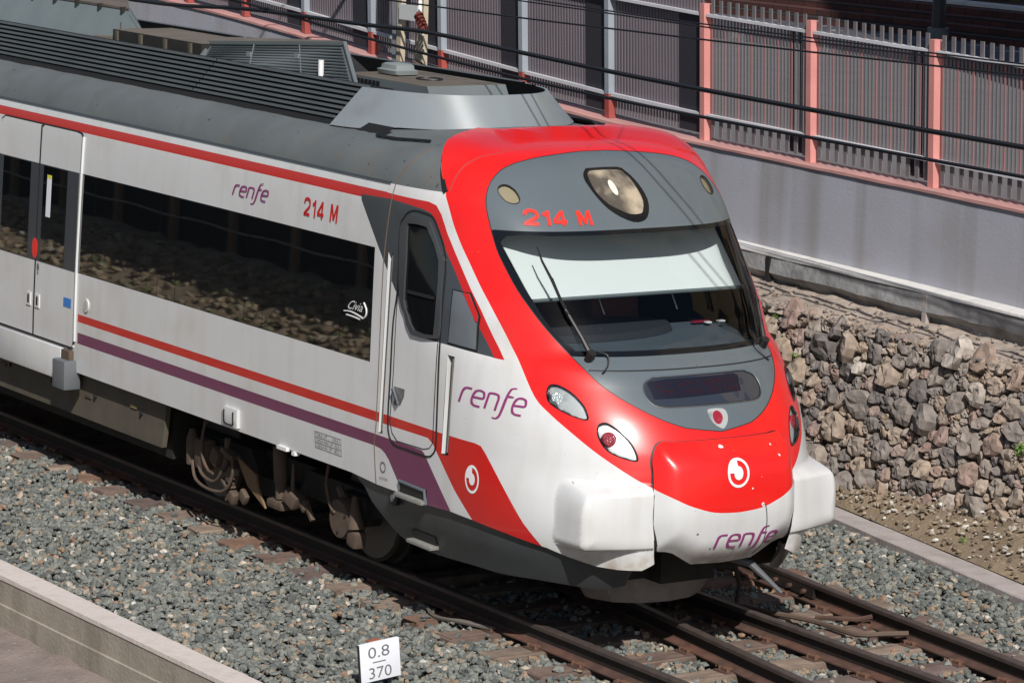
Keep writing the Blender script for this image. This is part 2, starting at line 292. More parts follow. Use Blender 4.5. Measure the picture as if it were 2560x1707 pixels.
'dk':[(-2.958,-1.38,2.747),(-2.634,-1.404,2.406),(-2.487,-1.413,2.257),(-2.344,-1.42,2.116),(-2.242,-1.424,2.034),(-2.032,-1.434,1.807),(-1.7,-1.415,1.8),(-1.576,-1.399,1.797),(-1.126,-1.297,1.769),(-1.093,-1.287,1.764),(-1.289,-1.299,1.957),(-1.498,-1.315,2.193),(-1.637,-1.313,2.345),(-1.789,-1.314,2.498),(-1.923,-1.311,2.684),(-2.0,-1.318,2.751),(-2.087,-1.331,2.773),(-2.313,-1.355,2.791),(-2.528,-1.366,2.805),(-2.969,-1.375,2.794)],
'up_str':[(-2.556,-1.372,2.773),(-2.31,-1.357,2.777),(-2.087,-1.331,2.773),(-2.0,-1.318,2.751),(-1.923,-1.311,2.684),(-1.789,-1.314,2.498),(-1.637,-1.313,2.345),(-1.498,-1.315,2.193),(-1.289,-1.299,1.957),(-1.093,-1.287,1.764),(-1.006,-1.253,1.759),(-1.164,-1.257,1.913),(-1.313,-1.278,2.097),(-1.448,-1.287,2.233),(-1.548,-1.288,2.339),(-1.683,-1.289,2.484),(-1.799,-1.291,2.616),(-1.894,-1.293,2.756),(-1.963,-1.297,2.818),(-2.054,-1.312,2.837),(-2.328,-1.348,2.842),(-2.578,-1.361,2.848)],
'up_rear':[(-9.819,-1.376,2.783),(-7.247,-1.377,2.779),(-4.988,-1.377,2.777),(-2.986,-1.378,2.772),(-2.484,-1.369,2.77),(-2.506,-1.358,2.848),(-3.008,-1.365,2.852),(-5.016,-1.364,2.859),(-7.277,-1.363,2.862),(-9.851,-1.362,2.866)],
'gray_bound':[(-9.887,-1.346,2.934),(-7.309,-1.348,2.929),(-5.044,-1.35,2.921),(-3.032,-1.35,2.918),(-2.52,-1.343,2.915),(-2.288,-1.324,2.921),(-2.106,-1.296,2.923),(-1.921,-1.251,2.919)],
'mirror':[(-1.619,-1.34,2.22),(-1.606,-1.358,2.121),(-1.579,-1.398,1.805),(-1.258,-1.333,1.787),(-1.3,-1.3,1.974),(-1.302,-1.286,2.051),(-1.436,-1.289,2.211),(-1.503,-1.311,2.211)],
'mirror_in':[(-1.601,-1.338,2.21),(-1.591,-1.354,2.123),(-1.565,-1.393,1.818),(-1.278,-1.334,1.799),(-1.312,-1.305,1.972),(-1.315,-1.292,2.046),(-1.441,-1.295,2.2),(-1.5,-1.313,2.201)],
'mirror_red':[(-1.497,-1.311,2.204),(-1.441,-1.295,2.2),(-1.316,-1.289,2.064),(-1.304,-1.297,2.004),(-1.325,-1.303,2.009),(-1.414,-1.309,2.114)],
'red_low':[(-7.999,-1.46,1.121),(-5.21,-1.46,1.123),(-2.777,-1.46,1.122),(-2.548,-1.46,1.132),(-1.625,-1.46,1.129),(-1.429,-1.452,1.124),(-1.131,-1.419,1.118),(-1.063,-1.407,1.106),(-1.01,-1.399,1.06),(-0.602,-1.323,0.62),(-0.972,-1.395,1.014),(-0.756,-1.366,0.792),(-0.589,-1.317,0.6),(-0.501,-1.264,0.496),(-0.4,-1.175,0.377),(-0.809,-1.367,0.47),(-1.068,-1.415,0.462),(-1.12,-1.431,0.532),(-1.555,-1.461,0.913),(-1.348,-1.454,0.72),(-1.524,-1.46,0.894),(-1.661,-1.462,1.02),(-1.739,-1.462,1.054),(-1.829,-1.462,1.054),(-2.321,-1.462,1.049),(-2.558,-1.462,1.049),(-3.089,-1.462,1.049),(-7.996,-1.462,1.051)],
'purple':[(-7.993,-1.462,0.949),(-5.202,-1.462,0.948),(-2.767,-1.462,0.948),(-2.553,-1.462,0.952),(-2.223,-1.462,0.948),(-1.824,-1.462,0.943),(-1.786,-1.462,0.926),(-1.402,-1.452,0.551),(-1.752,-1.462,0.878),(-1.404,-1.452,0.544),(-1.443,-1.449,0.497),(-2.055,-1.453,0.499),(-2.167,-1.459,0.626),(-2.313,-1.461,0.776),(-2.152,-1.459,0.625),(-2.375,-1.461,0.82),(-2.438,-1.461,0.844),(-2.549,-1.462,0.854),(-3.081,-1.461,0.843),(-7.992,-1.461,0.845)],
'win':[(-8.109,-1.405,2.4),(-5.849,-1.405,2.41),(-2.925,-1.405,2.406),(-2.612,-1.404,2.406),(-2.601,-1.447,1.502),(-4.122,-1.448,1.496),(-7.999,-1.448,1.489)],
'strip1':[(-2.485,-1.403,2.393),(-2.413,-1.401,2.391),(-2.418,-1.462,0.97),(-2.481,-1.462,0.964)],
'strip2':[(-1.562,-1.412,1.725),(-1.477,-1.4,1.721),(-1.443,-1.457,0.968),(-1.536,-1.46,0.96)],
't_renfe_big':[(-1.353,-1.426,1.402),(-0.744,-1.266,1.382),(-1.336,-1.409,1.518),(-0.751,-1.229,1.504)],
't_renfe_small':[(-5.07,-1.396,2.548),(-4.5,-1.396,2.552),(-5.049,-1.39,2.634),(-4.476,-1.389,2.646)],
't_214':[(-3.849,-1.398,2.52),(-3.299,-1.398,2.518),(-3.846,-1.388,2.661),(-3.29,-1.388,2.661)],
't_civia':[(-2.995,-1.432,1.878),(-2.771,-1.432,1.886),(-2.983,-1.428,1.962),(-2.771,-1.428,1.959)],
't_renfe_front':[(0.14,-0.085,0.475),(0.107,0.452,0.46),(0.165,-0.079,0.566),(0.132,0.462,0.549)],
'logo_side':[(-1.127,-1.435,0.842),(-1.021,-1.42,0.841),(-1.136,-1.429,0.957)],
'logo_front':[(0.188,0.074,0.997),(0.185,0.17,0.994),(0.17,0.084,1.076)],
't_table':[(-3.474,-1.46,0.674),(-3.049,-1.46,0.672),(-3.491,-1.461,0.805),(-3.062,-1.461,0.808)],
'logo_small':[(-2.401,-1.46,0.704),(-2.343,-1.46,0.708),(-2.402,-1.461,0.75)],
'd_seam':[(-8.872,-1.379,2.763),(-8.88,-1.404,2.425),(-8.806,-1.448,1.489),(-8.837,-1.458,1.196),(-8.836,-1.461,0.782)],
'd_right':[(-9.689,-1.379,2.756),(-8.89,-1.378,2.765),(-8.17,-1.377,2.776),(-8.087,-1.379,2.763),(-8.039,-1.383,2.725),(-8.03,-1.394,2.586),(-8.058,-1.405,2.415),(-8.0,-1.448,1.497),(-8.006,-1.46,1.127),(-7.999,-1.461,0.844),(-8.041,-1.461,0.795),(-8.122,-1.461,0.783),(-8.836,-1.461,0.782),(-9.611,-1.461,0.78)],
'd_glass1':[(-8.702,-1.423,2.077),(-8.641,-1.447,1.518),(-8.196,-1.447,1.513),(-8.216,-1.42,2.134)],
'd_glass1t':[(-8.728,-1.405,2.413),(-8.236,-1.405,2.416)],
'd_glass2':[(-9.577,-1.405,2.409),(-9.047,-1.405,2.415),(-8.993,-1.447,1.508),(-9.516,-1.447,1.51)],
'd_band_top':[(-9.752,-1.405,2.413),(-7.93,-1.405,2.415)],
'd_band_bot':[(-9.648,-1.448,1.494),(-7.825,-1.447,1.506)],
'sill':[(-9.594,-1.46,0.743),(-8.253,-1.461,0.76),(-8.281,-1.45,0.465),(-9.62,-1.448,0.445)],
'box':[(-8.255,-1.459,0.618),(-8.156,-1.459,0.67),(-7.896,-1.46,0.675),(-7.9,-1.448,0.453),(-8.023,-1.443,0.41),(-8.291,-1.443,0.41)],
'bodybot':[(-9.619,-1.456,0.542),(-7.866,-1.458,0.58),(-4.36,-1.458,0.573),(-3.1,-1.458,0.579),(-2.794,-1.458,0.573)],
'hatch':[(-4.603,-1.461,0.765),(-4.392,-1.461,0.77),(-4.391,-1.458,0.597),(-4.614,-1.458,0.591)],
'rightdoor_sticker':[(-8.242,-1.457,1.236),(-8.054,-1.457,1.237),(-8.047,-1.46,1.153),(-8.242,-1.46,1.151)],
'vent1':[(-7.794,-1.455,1.285),(-7.661,-1.455,1.29),(-7.666,-1.459,1.169),(-7.794,-1.459,1.165)],
'dh1':[(-9.005,-1.459,1.187),(-8.89,-1.459,1.189),(-8.889,-1.461,1.07),(-9.008,-1.461,1.063)],
'dh2':[(-8.822,-1.459,1.184),(-8.702,-1.459,1.193),(-8.701,-1.461,1.074),(-8.815,-1.461,1.066)],
'reddisc':[(-8.847,-1.444,1.607),(-8.741,-1.443,1.616),(-8.857,-1.44,1.706)],
'd_lock':[(-8.765,-1.45,1.44),(-8.718,-1.45,1.443),(-8.768,-1.448,1.48)],
'whitelabel':[(-8.647,-1.411,2.307),(-8.532,-1.41,2.313),(-8.528,-1.43,1.922),(-8.64,-1.43,1.915)],
'win_div':[(-7.649,-1.448,1.502),(-6.383,-1.446,1.531),(-6.046,-1.446,1.531),(-4.759,-1.447,1.524),(-4.45,-1.447,1.512),(-3.185,-1.447,1.507),(-7.691,-1.405,2.406),(-6.407,-1.414,2.251),(-6.066,-1.416,2.211),(-4.824,-1.405,2.407),(-4.489,-1.406,2.39),(-3.239,-1.406,2.395)],
'handle':[(-2.257,-1.453,1.358),(-2.102,-1.453,1.36),(-2.136,-1.457,1.242),(-2.254,-1.456,1.278)],
'step1':[(-2.154,-1.459,0.629),(-1.771,-1.459,0.634),(-1.722,-1.454,0.516),(-2.156,-1.455,0.527)],
'step2':[(-2.054,-1.409,0.266),(-1.71,-1.409,0.267),(-1.706,-1.37,0.145),(-2.163,-1.371,0.147)],
'horn':[(-2.28,-1.449,0.455),(-2.188,-1.45,0.466),(-2.272,-1.456,0.539)],
'wiperL':[(-0.539,-0.795,1.803),(-0.657,-0.803,1.93),(-0.804,-0.857,2.121),(-0.877,-0.867,2.215),(-0.972,-0.871,2.342),(-1.081,-0.893,2.469),(-1.158,-0.893,2.573)],
'wiperR':[(-0.602,0.923,1.786),(-0.799,1.032,1.876),(-0.877,0.912,2.173),(-1.031,0.927,2.369),(-1.118,0.896,2.517),(-1.179,0.861,2.625)],
'crease':[(-1.883,-1.228,2.937),(-1.888,-1.199,2.99),(-1.891,-1.144,3.067),(-1.893,-1.082,3.13),(-1.889,-1.03,3.17),(-1.895,-0.93,3.253),(-1.892,-0.836,3.312),(-1.899,-0.692,3.391),(-1.905,-0.547,3.457),(-1.921,-0.395,3.513),(-1.931,-0.175,3.542),(-1.915,0.038,3.525)],
'term':[(-0.622,-1.27,1.097),(-0.591,-1.314,0.773)],
}
XREAR = -19.
xc = lambda v: fx0(fz(v))
def solveU(s, V):
    """s=|y|-x on the half surface -> U (0..2) ; beyond the junction returns 2"""
    lo = np.zeros_like(s); hi = np.full_like(s, 2.)
    for _ in range(34):
        mid = (lo+hi)/2; p = surf(mid, V, False); g = p[..., 1]-p[..., 0]
        up = g < s; lo = np.where(up, mid, lo); hi = np.where(up, hi, mid)
    return (lo+hi)/2
def capmask(s, V):
    """1 on the raised red roof cap"""
    sc = np.interp(V, CAPV, CAPS)
    return np.where(V > 2.86, (1-sst(0, .02, s-sc))*sst(2.9, 3.35, V)*sst(-.62, -.12, s-sc), 0.)
CAPV = [p[2] for p in T['cap_rear']][::-1]; CAPS = [abs(p[1])-p[0] for p in T['cap_rear']][::-1]
def _plan_s(v, x):
    z = float(fz(v)); x0 = float(fx0(z)); a = min(float(fA(z)), x0-XJ-.05); t = max(0., (x-(x0-a))/a); p = float(fP(z))
    return float(fw(v))*max(0., 1-min(t, 1.)**p)**(1/p)-x
XCR = -2.34
_vm = CAPV[-1]; _vc = next(v for v in np.linspace(_vm, VMAX, 4000) if float(fx0(fz(v))) <= XCR)
for _v in np.linspace(_vm+.04, _vc, 16): CAPV.append(float(_v)); CAPS.append(_plan_s(_v, XCR+.03*(1-(_v-_vm)/(_vc-_vm))*0))
CAPV.append(VMAX); CAPS.append(2.0)
def S3(s, V, off=0., bump=True, cap=False):
    """half-domain (s,V) arrays -> 3D points for y>=0"""
    s = np.asarray(s, float); V = np.asarray(V, float)
    def P(s, V):
        U = solveU(s, V); p = surf(U, V, bump); wv = fw(V)
        far = s > wv-XJ
        p[..., 0] = np.where(far, wv-s, p[..., 0]); p[..., 1] = np.where(far, wv, p[..., 1])
        return p
    p = P(s, V)
    e = .004; smin = -xc(V)
    s0 = np.maximum(s-e, smin+1e-5); a = P(s0+2*e, V)-P(s0, V)
    v0 = np.clip(V-e, VMIN, VMAX-2*e); sm2 = np.maximum(s, -xc(v0)+1e-5); sm3 = np.maximum(s, -xc(v0+2*e)+1e-5)
    b = P(sm3, v0+2*e)-P(sm2, v0)
    n = np.cross(b, a); ln = np.linalg.norm(n, axis=-1, keepdims=True); n = n/np.maximum(ln, 1e-12)
    n = np.where(n[..., 1:2]*0+((n*np.stack([np.maximum(p[..., 0]+3, .0)+.01, p[..., 1]+.001, (p[..., 2]-2)], -1)).sum(-1, keepdims=True)) < 0, -n, n)
    mid = (s < smin+.006)
    n[..., 1] = np.where(mid, 0, n[..., 1]); n /= np.maximum(np.linalg.norm(n, axis=-1, keepdims=True), 1e-9)
    o = np.asarray(off, float)
    if cap: o = o+.075*capmask(s, V)
    return p+n*(o[..., None] if o.ndim else o), n
def inpoly(pts, poly):
    x, y = pts[:, 0], pts[:, 1]; P = np.asarray(poly); c = np.zeros(len(pts), bool)
    x1, y1 = P[:, 0], P[:, 1]; x2, y2 = np.roll(x1, -1), np.roll(y1, -1)
    for a, b, d, e in zip(x1, y1, x2, y2):
        if b == e: continue
        k = ((b > y) != (e > y)) & (x < (d-a)*(y-b)/(e-b)+a); c ^= k
    return c
def dens(poly, step, closed=True):
    out = []; n = len(poly)
    for i in range(n if closed else n-1):
        a = np.array(poly[i], float); b = np.array(poly[(i+1) % n], float); k = max(1, int(np.hypot(*(b-a))/step))
        for j in range(k): out.append(tuple(a+(b-a)*j/k))
    if not closed: out.append(tuple(poly[-1]))
    return out
def centre(v0, v1, step=.03):
    """points down the centre line between two V values"""
    n = max(2, int(abs(v1-v0)/step)); vs = np.linspace(v0, v1, n+1)
    return [(float(-xc(v)), float(v)) for v in vs]
def sv(key, sm=0, closed=False):
    pts = [(abs(y)-x, V) for x, y, V in T[key]]
    if sm: pts = [tuple(p) for p in cat_rom(pts, sm, closed)]
    return pts
def cdt(polys, extra, edges_open=()):
    vs = []; es = []
    for P in polys:
        o = len(vs); vs += [Vector(p) for p in P]; n = len(P); es += [(o+i, o+(i+1) % n) for i in range(n)]
    for P in edges_open:
        o = len(vs); vs += [Vector(p) for p in P]; es += [(o+i, o+i+1) for i in range(len(P)-1)]
    vs += [Vector(p) for p in extra]
    r = delaunay_2d_cdt(vs, es, [], 0, 1e-5)
    V2 = np.array([(v.x, v.y) for v in r[0]]); F = np.array([list(f) for f in r[2] if len(f) == 3]); return V2, F
def mesh_from(name, P, N, F, mi, mats, parent, skirt=0., bedges=None):
    me = bpy.data.meshes.new(name); me.from_pydata(P.tolist(), [], F.tolist())
    for mt in mats: me.materials.append(mt)
    me.polygons.foreach_set('material_index', mi); me.polygons.foreach_set('use_smooth', [True]*len(F)); me.update()
    me.normals_split_custom_set_from_vertices(N.tolist())
    return link(name, me, parent)
def orient(P, F, N):
    a, b, c = P[F[:, 0]], P[F[:, 1]], P[F[:, 2]]; g = np.cross(b-a, c-a); flip = (g*(N[F[:, 0]]+N[F[:, 1]]+N[F[:, 2]])).sum(-1) < 0
    F = F.copy(); F[flip] = F[flip][:, ::-1]; return F
def gridpts(s0, s1, v0, v1, ds, dv, jit=.0):
    S, V = np.meshgrid(np.arange(s0, s1, ds), np.arange(v0, v1, dv)); S[1::2] += ds/2
    return np.stack([S.ravel(), V.ravel()], -1)
def patch(name, poly, mt, parent, off=.003, sides=(-1,), step=.04, bump=True, bulge=0., bw=.1, mirror_join=False, cap=False, holes=(), inner=None, skirt=None, flat=False, paints=()):
    """solid panel laid on the body surface: outline in (s,V)"""
    pl = dens(poly, step); A = np.array(pl)
    hl = [dens(h, step) for h in holes]
    g = gridpts(A[:, 0].min(), A[:, 0].max(), A[:, 1].min(), A[:, 1].max(), step if not flat else step*3, step)
    def dist(q, pp, skipc):
        P = np.array(pp); Q = np.roll(P, -1, 0); d = np.full(len(q), 9.)
        for a, b in zip(P, Q):
            if skipc and abs(a[0]+float(xc(a[1]))) < .004 and abs(b[0]+float(xc(b[1]))) < .004: continue
            ab = b-a; t = np.clip(((q-a)@ab)/max(ab@ab, 1e-12), 0, 1); d = np.minimum(d, np.hypot(*(q-a-t[:, None]*ab).T))
        return d
    k = inpoly(g, pl)
    for h in hl: k &= ~inpoly(g, h)
    g = g[k]
    if len(g): g = g[dist(g, pl, False) > step*.35]
    V2, F = cdt([pl]+hl+[dens(p_, step) for p_, m_ in paints], g)
    cen = V2[F].mean(1); k = inpoly(cen, pl)
    for h in hl: k &= ~inpoly(cen, h)
    F = F[k]; cen = cen[k]
    mats_ = [mt]+[m_ for p_, m_ in paints]; fm = np.zeros(len(F), int)
    for q_, (p_, m_) in enumerate(paints): fm[inpoly(cen, dens(p_, step))] = q_+1
    o = np.full(len(V2), off)
    if bulge: o = o+bulge*sst(0, bw, dist(V2, pl, True))**.6
    P, N = S3(V2[:, 0], V2[:, 1], o, bump, cap)
    if bulge:  # recompute normals from the mesh
        N2 = np.zeros_like(P)
        F = orient(P, F, N)
        a, b, c = P[F[:, 0]], P[F[:, 1]], P[F[:, 2]]; fn = np.cross(b-a, c-a)
        for i in range(3): np.add.at(N2, F[:, i], fn)
        mid = V2[:, 0] < -xc(V2[:, 1])+.004
        N2[mid, 1] = 0; N = N2/np.maximum(np.linalg.norm(N2, axis=1, keepdims=True), 1e-9)
    F = orient(P, F, N)
    # border skirt
    ec = {}
    for f in F:
        for i in range(3): e = (int(f[i]), int(f[(i+1) % 3])); ec[e] = 1
    bd = [e for e in ec if (e[1], e[0]) not in ec]
    mid = V2[:, 0] < -xc(V2[:, 1])+.004
    if mirror_join: bd = [e for e in bd if not (mid[e[0]] and mid[e[1]])]
    dp = skirt if skirt is not None else off+.004
    objs = []
    res = []
    for sd in sides:
        M_ = np.array([1, sd, 1.]); Pm = P*M_; Nm = N*M_; Fm = F if sd > 0 else F[:, ::-1]
        res.append((Pm, Nm, Fm))
    def assemble(lst):
        PP_, NN_, FF_ = [], [], []; o_ = 0; MI_ = []
        for j, (Pm, Nm, Fm) in enumerate(lst):
            PP_.append(Pm); NN_.append(Nm); FF_.append(Fm+o_); MI_.append(fm)
            b = np.array(bd); 
            if len(b) and dp > 0:
                if sides[j] < 0 or (len(lst) == 1 and sides[0] < 0): b = b[:, ::-1]
                n0 = len(Pm)
                a0 = Pm[b[:, 0]]; b0 = Pm[b[:, 1]]; a1 = a0-Nm[b[:, 0]]*dp; b1 = b0-Nm[b[:, 1]]*dp
                q = np.stack([a0, b0, b1, a1], 1).reshape(-1, 3); ed = b0-a0
                sn = np.cross(Nm[b[:, 0]], ed); sn = -sn/np.maximum(np.linalg.norm(sn, axis=1, keepdims=True), 1e-9)
                if 1: sn = -sn if False else sn
                PP_.append(q); NN_.append(np.repeat(sn, 4, 0))
                base = o_+n0+4*np.arange(len(b))
                FF_.append(np.stack([base, base+3, base+2], 1)); FF_.append(np.stack([base, base+2, base+1], 1))
                em = np.zeros(len(b), int); mp_ = (V2[b[:, 0]]+V2[b[:, 1]])/2
                for q_, (p_, m_) in enumerate(paints): em[inpoly(mp_, dens(p_, step))] = q_+1
                MI_ += [em, em]
                o_ += n0+len(q)
            else: o_ += len(Pm)
        return np.concatenate(PP_), np.concatenate(NN_), np.concatenate(FF_), np.concatenate(MI_)
    if mirror_join:
        sides_ = (1, -1); lst = []
        for sd in sides_:
            M_ = np.array([1, sd, 1.]); lst.append((P*M_, N*M_, F if sd > 0 else F[:, ::-1]))
        sides = sides_
        PA, NA, FA, MA = assemble(lst)
        return [mesh_from(name, PA, NA, FA, MA, mats_, parent)]
    sides_all = sides
    for i, r in enumerate(res):
        sides = (sides_all[i],)
        PA, NA, FA, MA = assemble([r])
        objs.append(mesh_from(name, PA, NA, FA, MA, mats_, parent))
    return objs
def ribbon(name, line, wd, mt, parent, off=.003, side=-1, closed=False, sm=0, cap=False, step=.03, bump=True, build=True, join=False):
    """thin raised line on the body surface"""
    if sm: line = [tuple(p) for p in cat_rom(line, sm, closed)]
    L = np.array(dens(line, step, closed)); n = len(L)
    nx = np.roll(L, -1, 0)-np.roll(L, 1, 0)
    if not closed: nx[0] = L[1]-L[0]; nx[-1] = L[-1]-L[-2]
    C, N = S3(L[:, 0], L[:, 1], 0., bump, cap)
    t = np.roll(C, -1, 0)-np.roll(C, 1, 0)
    if not closed: t[0] = C[1]-C[0]; t[-1] = C[-1]-C[-2]
    t /= np.maximum(np.linalg.norm(t, axis=1, keepdims=True), 1e-9)
    b = np.cross(N, t); h = wd/2
    mb = MB()
    for sd in ((-1, 1) if join else (side,)):
        M_ = np.array([1, sd, 1.])
        vs = []
        for i in range(n):
            vs += [(C[i]+b[i]*h-N[i]*.004)*M_, (C[i]+b[i]*h*.8+N[i]*off)*M_, (C[i]-b[i]*h*.8+N[i]*off)*M_, (C[i]-b[i]*h-N[i]*.004)*M_]
        fs = []
        for i in range(n if closed else n-1):
            j = (i+1) % n
            for k in range(3):
                f = (4*i+k, 4*i+k+1, 4*j+k+1, 4*j+k); fs.append(f if sd < 0 else f[::-1])
        mb.add(vs, fs, mt)
    if not build: return mb
    return mb.build(name, parent)
# ------------------------------------------------------------------ the train
train = empty('commuter_train', (-5, 0, 0), 'red, white and grey electric commuter train with a sloping rounded nose, standing on the rails', 'train')
TINV = Matrix.Translation((5, 0, 0))
def tp(o):
    """keep world position when parented to the train"""
    o.parent = train; o.matrix_parent_inverse = TINV; return o
class TrainParent: pass
_link0 = link
def link(name, me, parent=None):
    o = _link0(name, me)
    if parent is train: tp(o)
    elif parent is not None:
        o.parent = parent
    return o
def flank(x, V):
    """x position on the flat side -> (s,V)"""
    return (float(fw(V))-x, V)
vz = lambda z: float(v_of_z(z))
# --- livery outlines in the half domain
bottom = sv('bottom')
gb = 2.923
cap_rear = [(b, a) for a, b in zip(CAPV, CAPS)][:-1]           # from low V to top
cap_rear_d = cat_rom(cap_rear[:len(T['cap_rear'])], 4)+[np.array(p) for p in cap_rear[len(T['cap_rear']):]]; VCC = float(cap_rear_d[-1][1])
red_o = [tuple(p) for p in cat_rom(sv('red_outer'), 4)]
cov_o = [p for p in sv('red_outer_cover')[:5]]; cov_o = [tuple(p) for p in cat_rom(cov_o+[(-float(xc(.747))+.01, .747)], 4)][:-1]+[(-float(xc(.747)), .747)]
mask_o = [p for p in sv('mask', 3)]
mask_o[0] = (-float(xc(3.352)), 3.352)
mask_o = [p for p in mask_o if p[0] > -float(xc(p[1]))-.001][:-3]+[(-float(xc(1.305)), 1.305)]
red_poly = [tuple(p) for p in cap_rear_d][::-1]+red_o+cov_o[2:]+centre(.747, VCC)[1:-1]
mask_poly = mask_o+centre(1.305, 3.352)[1:-1]
wl = sv('ws_left', 3)
ws_poly = [(-float(xc(2.685)), 2.685)]+[(s_, 2.686) for s_ in np.arange(1.15, wl[0][0]-.02, .06)]+wl+[(s_, 1.822) for s_ in np.arange(wl[-1][0]-.05, .48, -.06)]+centre(1.822, 2.685)[:-1]
gl = sv('gl_left', 3)
gt = sv('gl_top')
gl_poly = [(-float(xc(2.655)), 2.655)]+[(s_, 2.655) for s_ in np.arange(1.12, gt[2][0], .06)]+[gt[1], gt[0]]+gl+[(s_, 1.86) for s_ in np.arange(gl[-1][0]-.04, .53, -.06)]+centre(1.86, 2.655)[:-1]
def sub(key, idx): a = sv(key); return [a[i] for i in idx]
upst = [p for p in sv('up_str')]
str_rear = [flank(XREAR, 2.775), flank(-2.6, 2.772)]+upst+[flank(-2.6, 2.852), flank(XREAR, 2.86)]
str_rear = [str_rear[0], flank(-7, 2.775)]+str_rear[1:-1]+[flank(-7, 2.857), str_rear[-1]]
dk = sv('dk'); 
redlow = [flank(-7.91, 1.12), flank(-5, 1.125)]+sub('red_low', (2, 4, 5, 6, 7, 8, 9))
rl = sv('red_low')
rl_in = [flank(-1.78, 1.0), flank(-1.70, .9)]
rlo = [flank(-7.91, 1.12), flank(-2.6, 1.128), rl[5], rl[6], rl[7], rl[8], rl[9], rl[11], rl[12], rl[13], (rl[14][0], .36), (rl[14][0]+.3, .36), rl[15], rl[16], rl[17], rl[19], rl[21], rl[22], rl[23], flank(-2.6, 1.05), flank(-7.91, 1.05)]
pu = sv('purple')
puo = [flank(-7.91, .95), flank(-2.6, .948), pu[5], pu[6], pu[7], (pu[9][0], .5), (pu[9][0]-.03, .42), (pu[11][0], .42), pu[12], pu[13], pu[15], pu[16], pu[17], flank(-7.91, .848)]
# window band cut-outs
win_x0, win_x1 = -7.98, -2.66
win_poly = [flank(win_x0, 1.495), flank(-5.3, 1.497), flank(win_x1, 1.5), flank(win_x1-.03, 2.405), flank(-5.3, 2.408), flank(win_x0, 2.405)]
band2 = [flank(-9.85, 1.497), flank(-8.02, 1.495), flank(-8.02, 2.405), flank(-9.85, 2.405)]
band3 = [flank(XREAR+.3, 1.497), flank(-9.95, 1.495), flank(-9.95, 2.405), flank(XREAR+.3, 2.405)]
s1 = sv('strip1'); s2 = sv('strip2')
mx = lambda P: [P[0], P[1], P[2], P[3]]
lamps_cut = {k: sv(k, 2, True) for k in ('hl1', 'hl2', 'up_light')}
# shell outline
shell = [flank(XREAR, .575), flank(-6, .575), flank(-2.9, .573)]+[p for p in bottom[1:]]+[(bottom[-1][0]-.03, .36), (bottom[-1][0]-.05, .55)]+centre(.55, VMAX-.002, .03)+[(2.9, VMAX-.002), flank(XREAR, VMAX-.002)]
shell[0:1] = [flank(XREAR, .575)]
shell = [p for p in shell]
def ellipse_sv(c, a, b, n=24, rot=0):
    return [(c[0]+a*math.cos(t)*math.cos(rot)-b*math.sin(t)*math.sin(rot), c[1]+a*math.cos(t)*math.sin(rot)+b*math.sin(t)*math.cos(rot)) for t in [2*math.pi*k/n for k in range(n)]]
paints = [  # (polygon, material)
    ([flank(XREAR, gb), flank(-2, gb), (3.0, gb), (2.0, gb), (.9, gb), (-1, gb), (-1, VMAX+1), flank(XREAR, VMAX+1)], ROOFG),
    (str_rear, RED2), (rlo, RED2), (puo, PURP), (dk, DKGREY), (red_poly, RED), (mask_poly, GREY), (ws_poly, FRIT)]
holes = [gl_poly, win_poly, mx(s1), mx(s2), lamps_cut['hl1'], lamps_cut['hl2'], lamps_cut['up_light']]
g1 = gridpts(-.3, 3.6, .03, VMAX, .04, .04); g2 = gridpts(3.6, 4.8, .03, VMAX, .16, .06); g3 = gridpts(4.8, 20.4, .5, VMAX, .9, .07)
g4 = gridpts(.45, 1.9, .28, 1.1, .018, .018)
G = np.concatenate([g1, g2, g3, g4])
G = G[G[:, 0] > -xc(G[:, 1])+.012]
polys = [dens(p, .05 if i not in (1,) else .05) for i, p in enumerate([shell]+[p for p, m_ in paints[1:]]+holes)]
polys = [[(max(a, -float(xc(b))), b) for a, b in P] for P in polys]
V2, F = cdt(polys, G, [dens([(.9, gb), (3.6, gb), flank(-4, gb), flank(XREAR, gb)], .05, False)])
cen = V2[F].mean(1)
keep = inpoly(cen, polys[0]); nh = len(holes)
for h in polys[-nh:]: keep &= ~inpoly(cen, h)
F = F[keep]; cen = cen[keep]
mats = [WHITE]; mi = np.zeros(len(F), int)
pp = [paints[0][0]]+polys[1:-nh]
for (p0, mt), p in zip(paints, pp):
    if mt not in mats: mats.append(mt)
    mi[inpoly(cen, p)] = mats.index(mt)
P, N = S3(V2[:, 0], V2[:, 1], 0., True, True)
F = orient(P, F, N)
M_ = np.array([1, -1, 1.]); n0 = len(P)
PA = np.concatenate([P, P*M_]); NA = np.concatenate([N, N*M_]); FA = np.concatenate([F, F[:, ::-1]+n0])
body = mesh_from('body_shell', PA, NA, FA, np.concatenate([mi, mi]), mats, train)
# rear end cap so the body is closed
mb = MB(); pr = [(-a, b) for a, b in zip(fw(np.linspace(.575, VMAX, 24)), fz(np.linspace(.575, VMAX, 24)))]; pr += [(-a, b) for a, b in pr[::-1]]
mb.prism(pr, 0, XREAR-.02, XREAR, DKGREY); mb.build('end_wall', train)

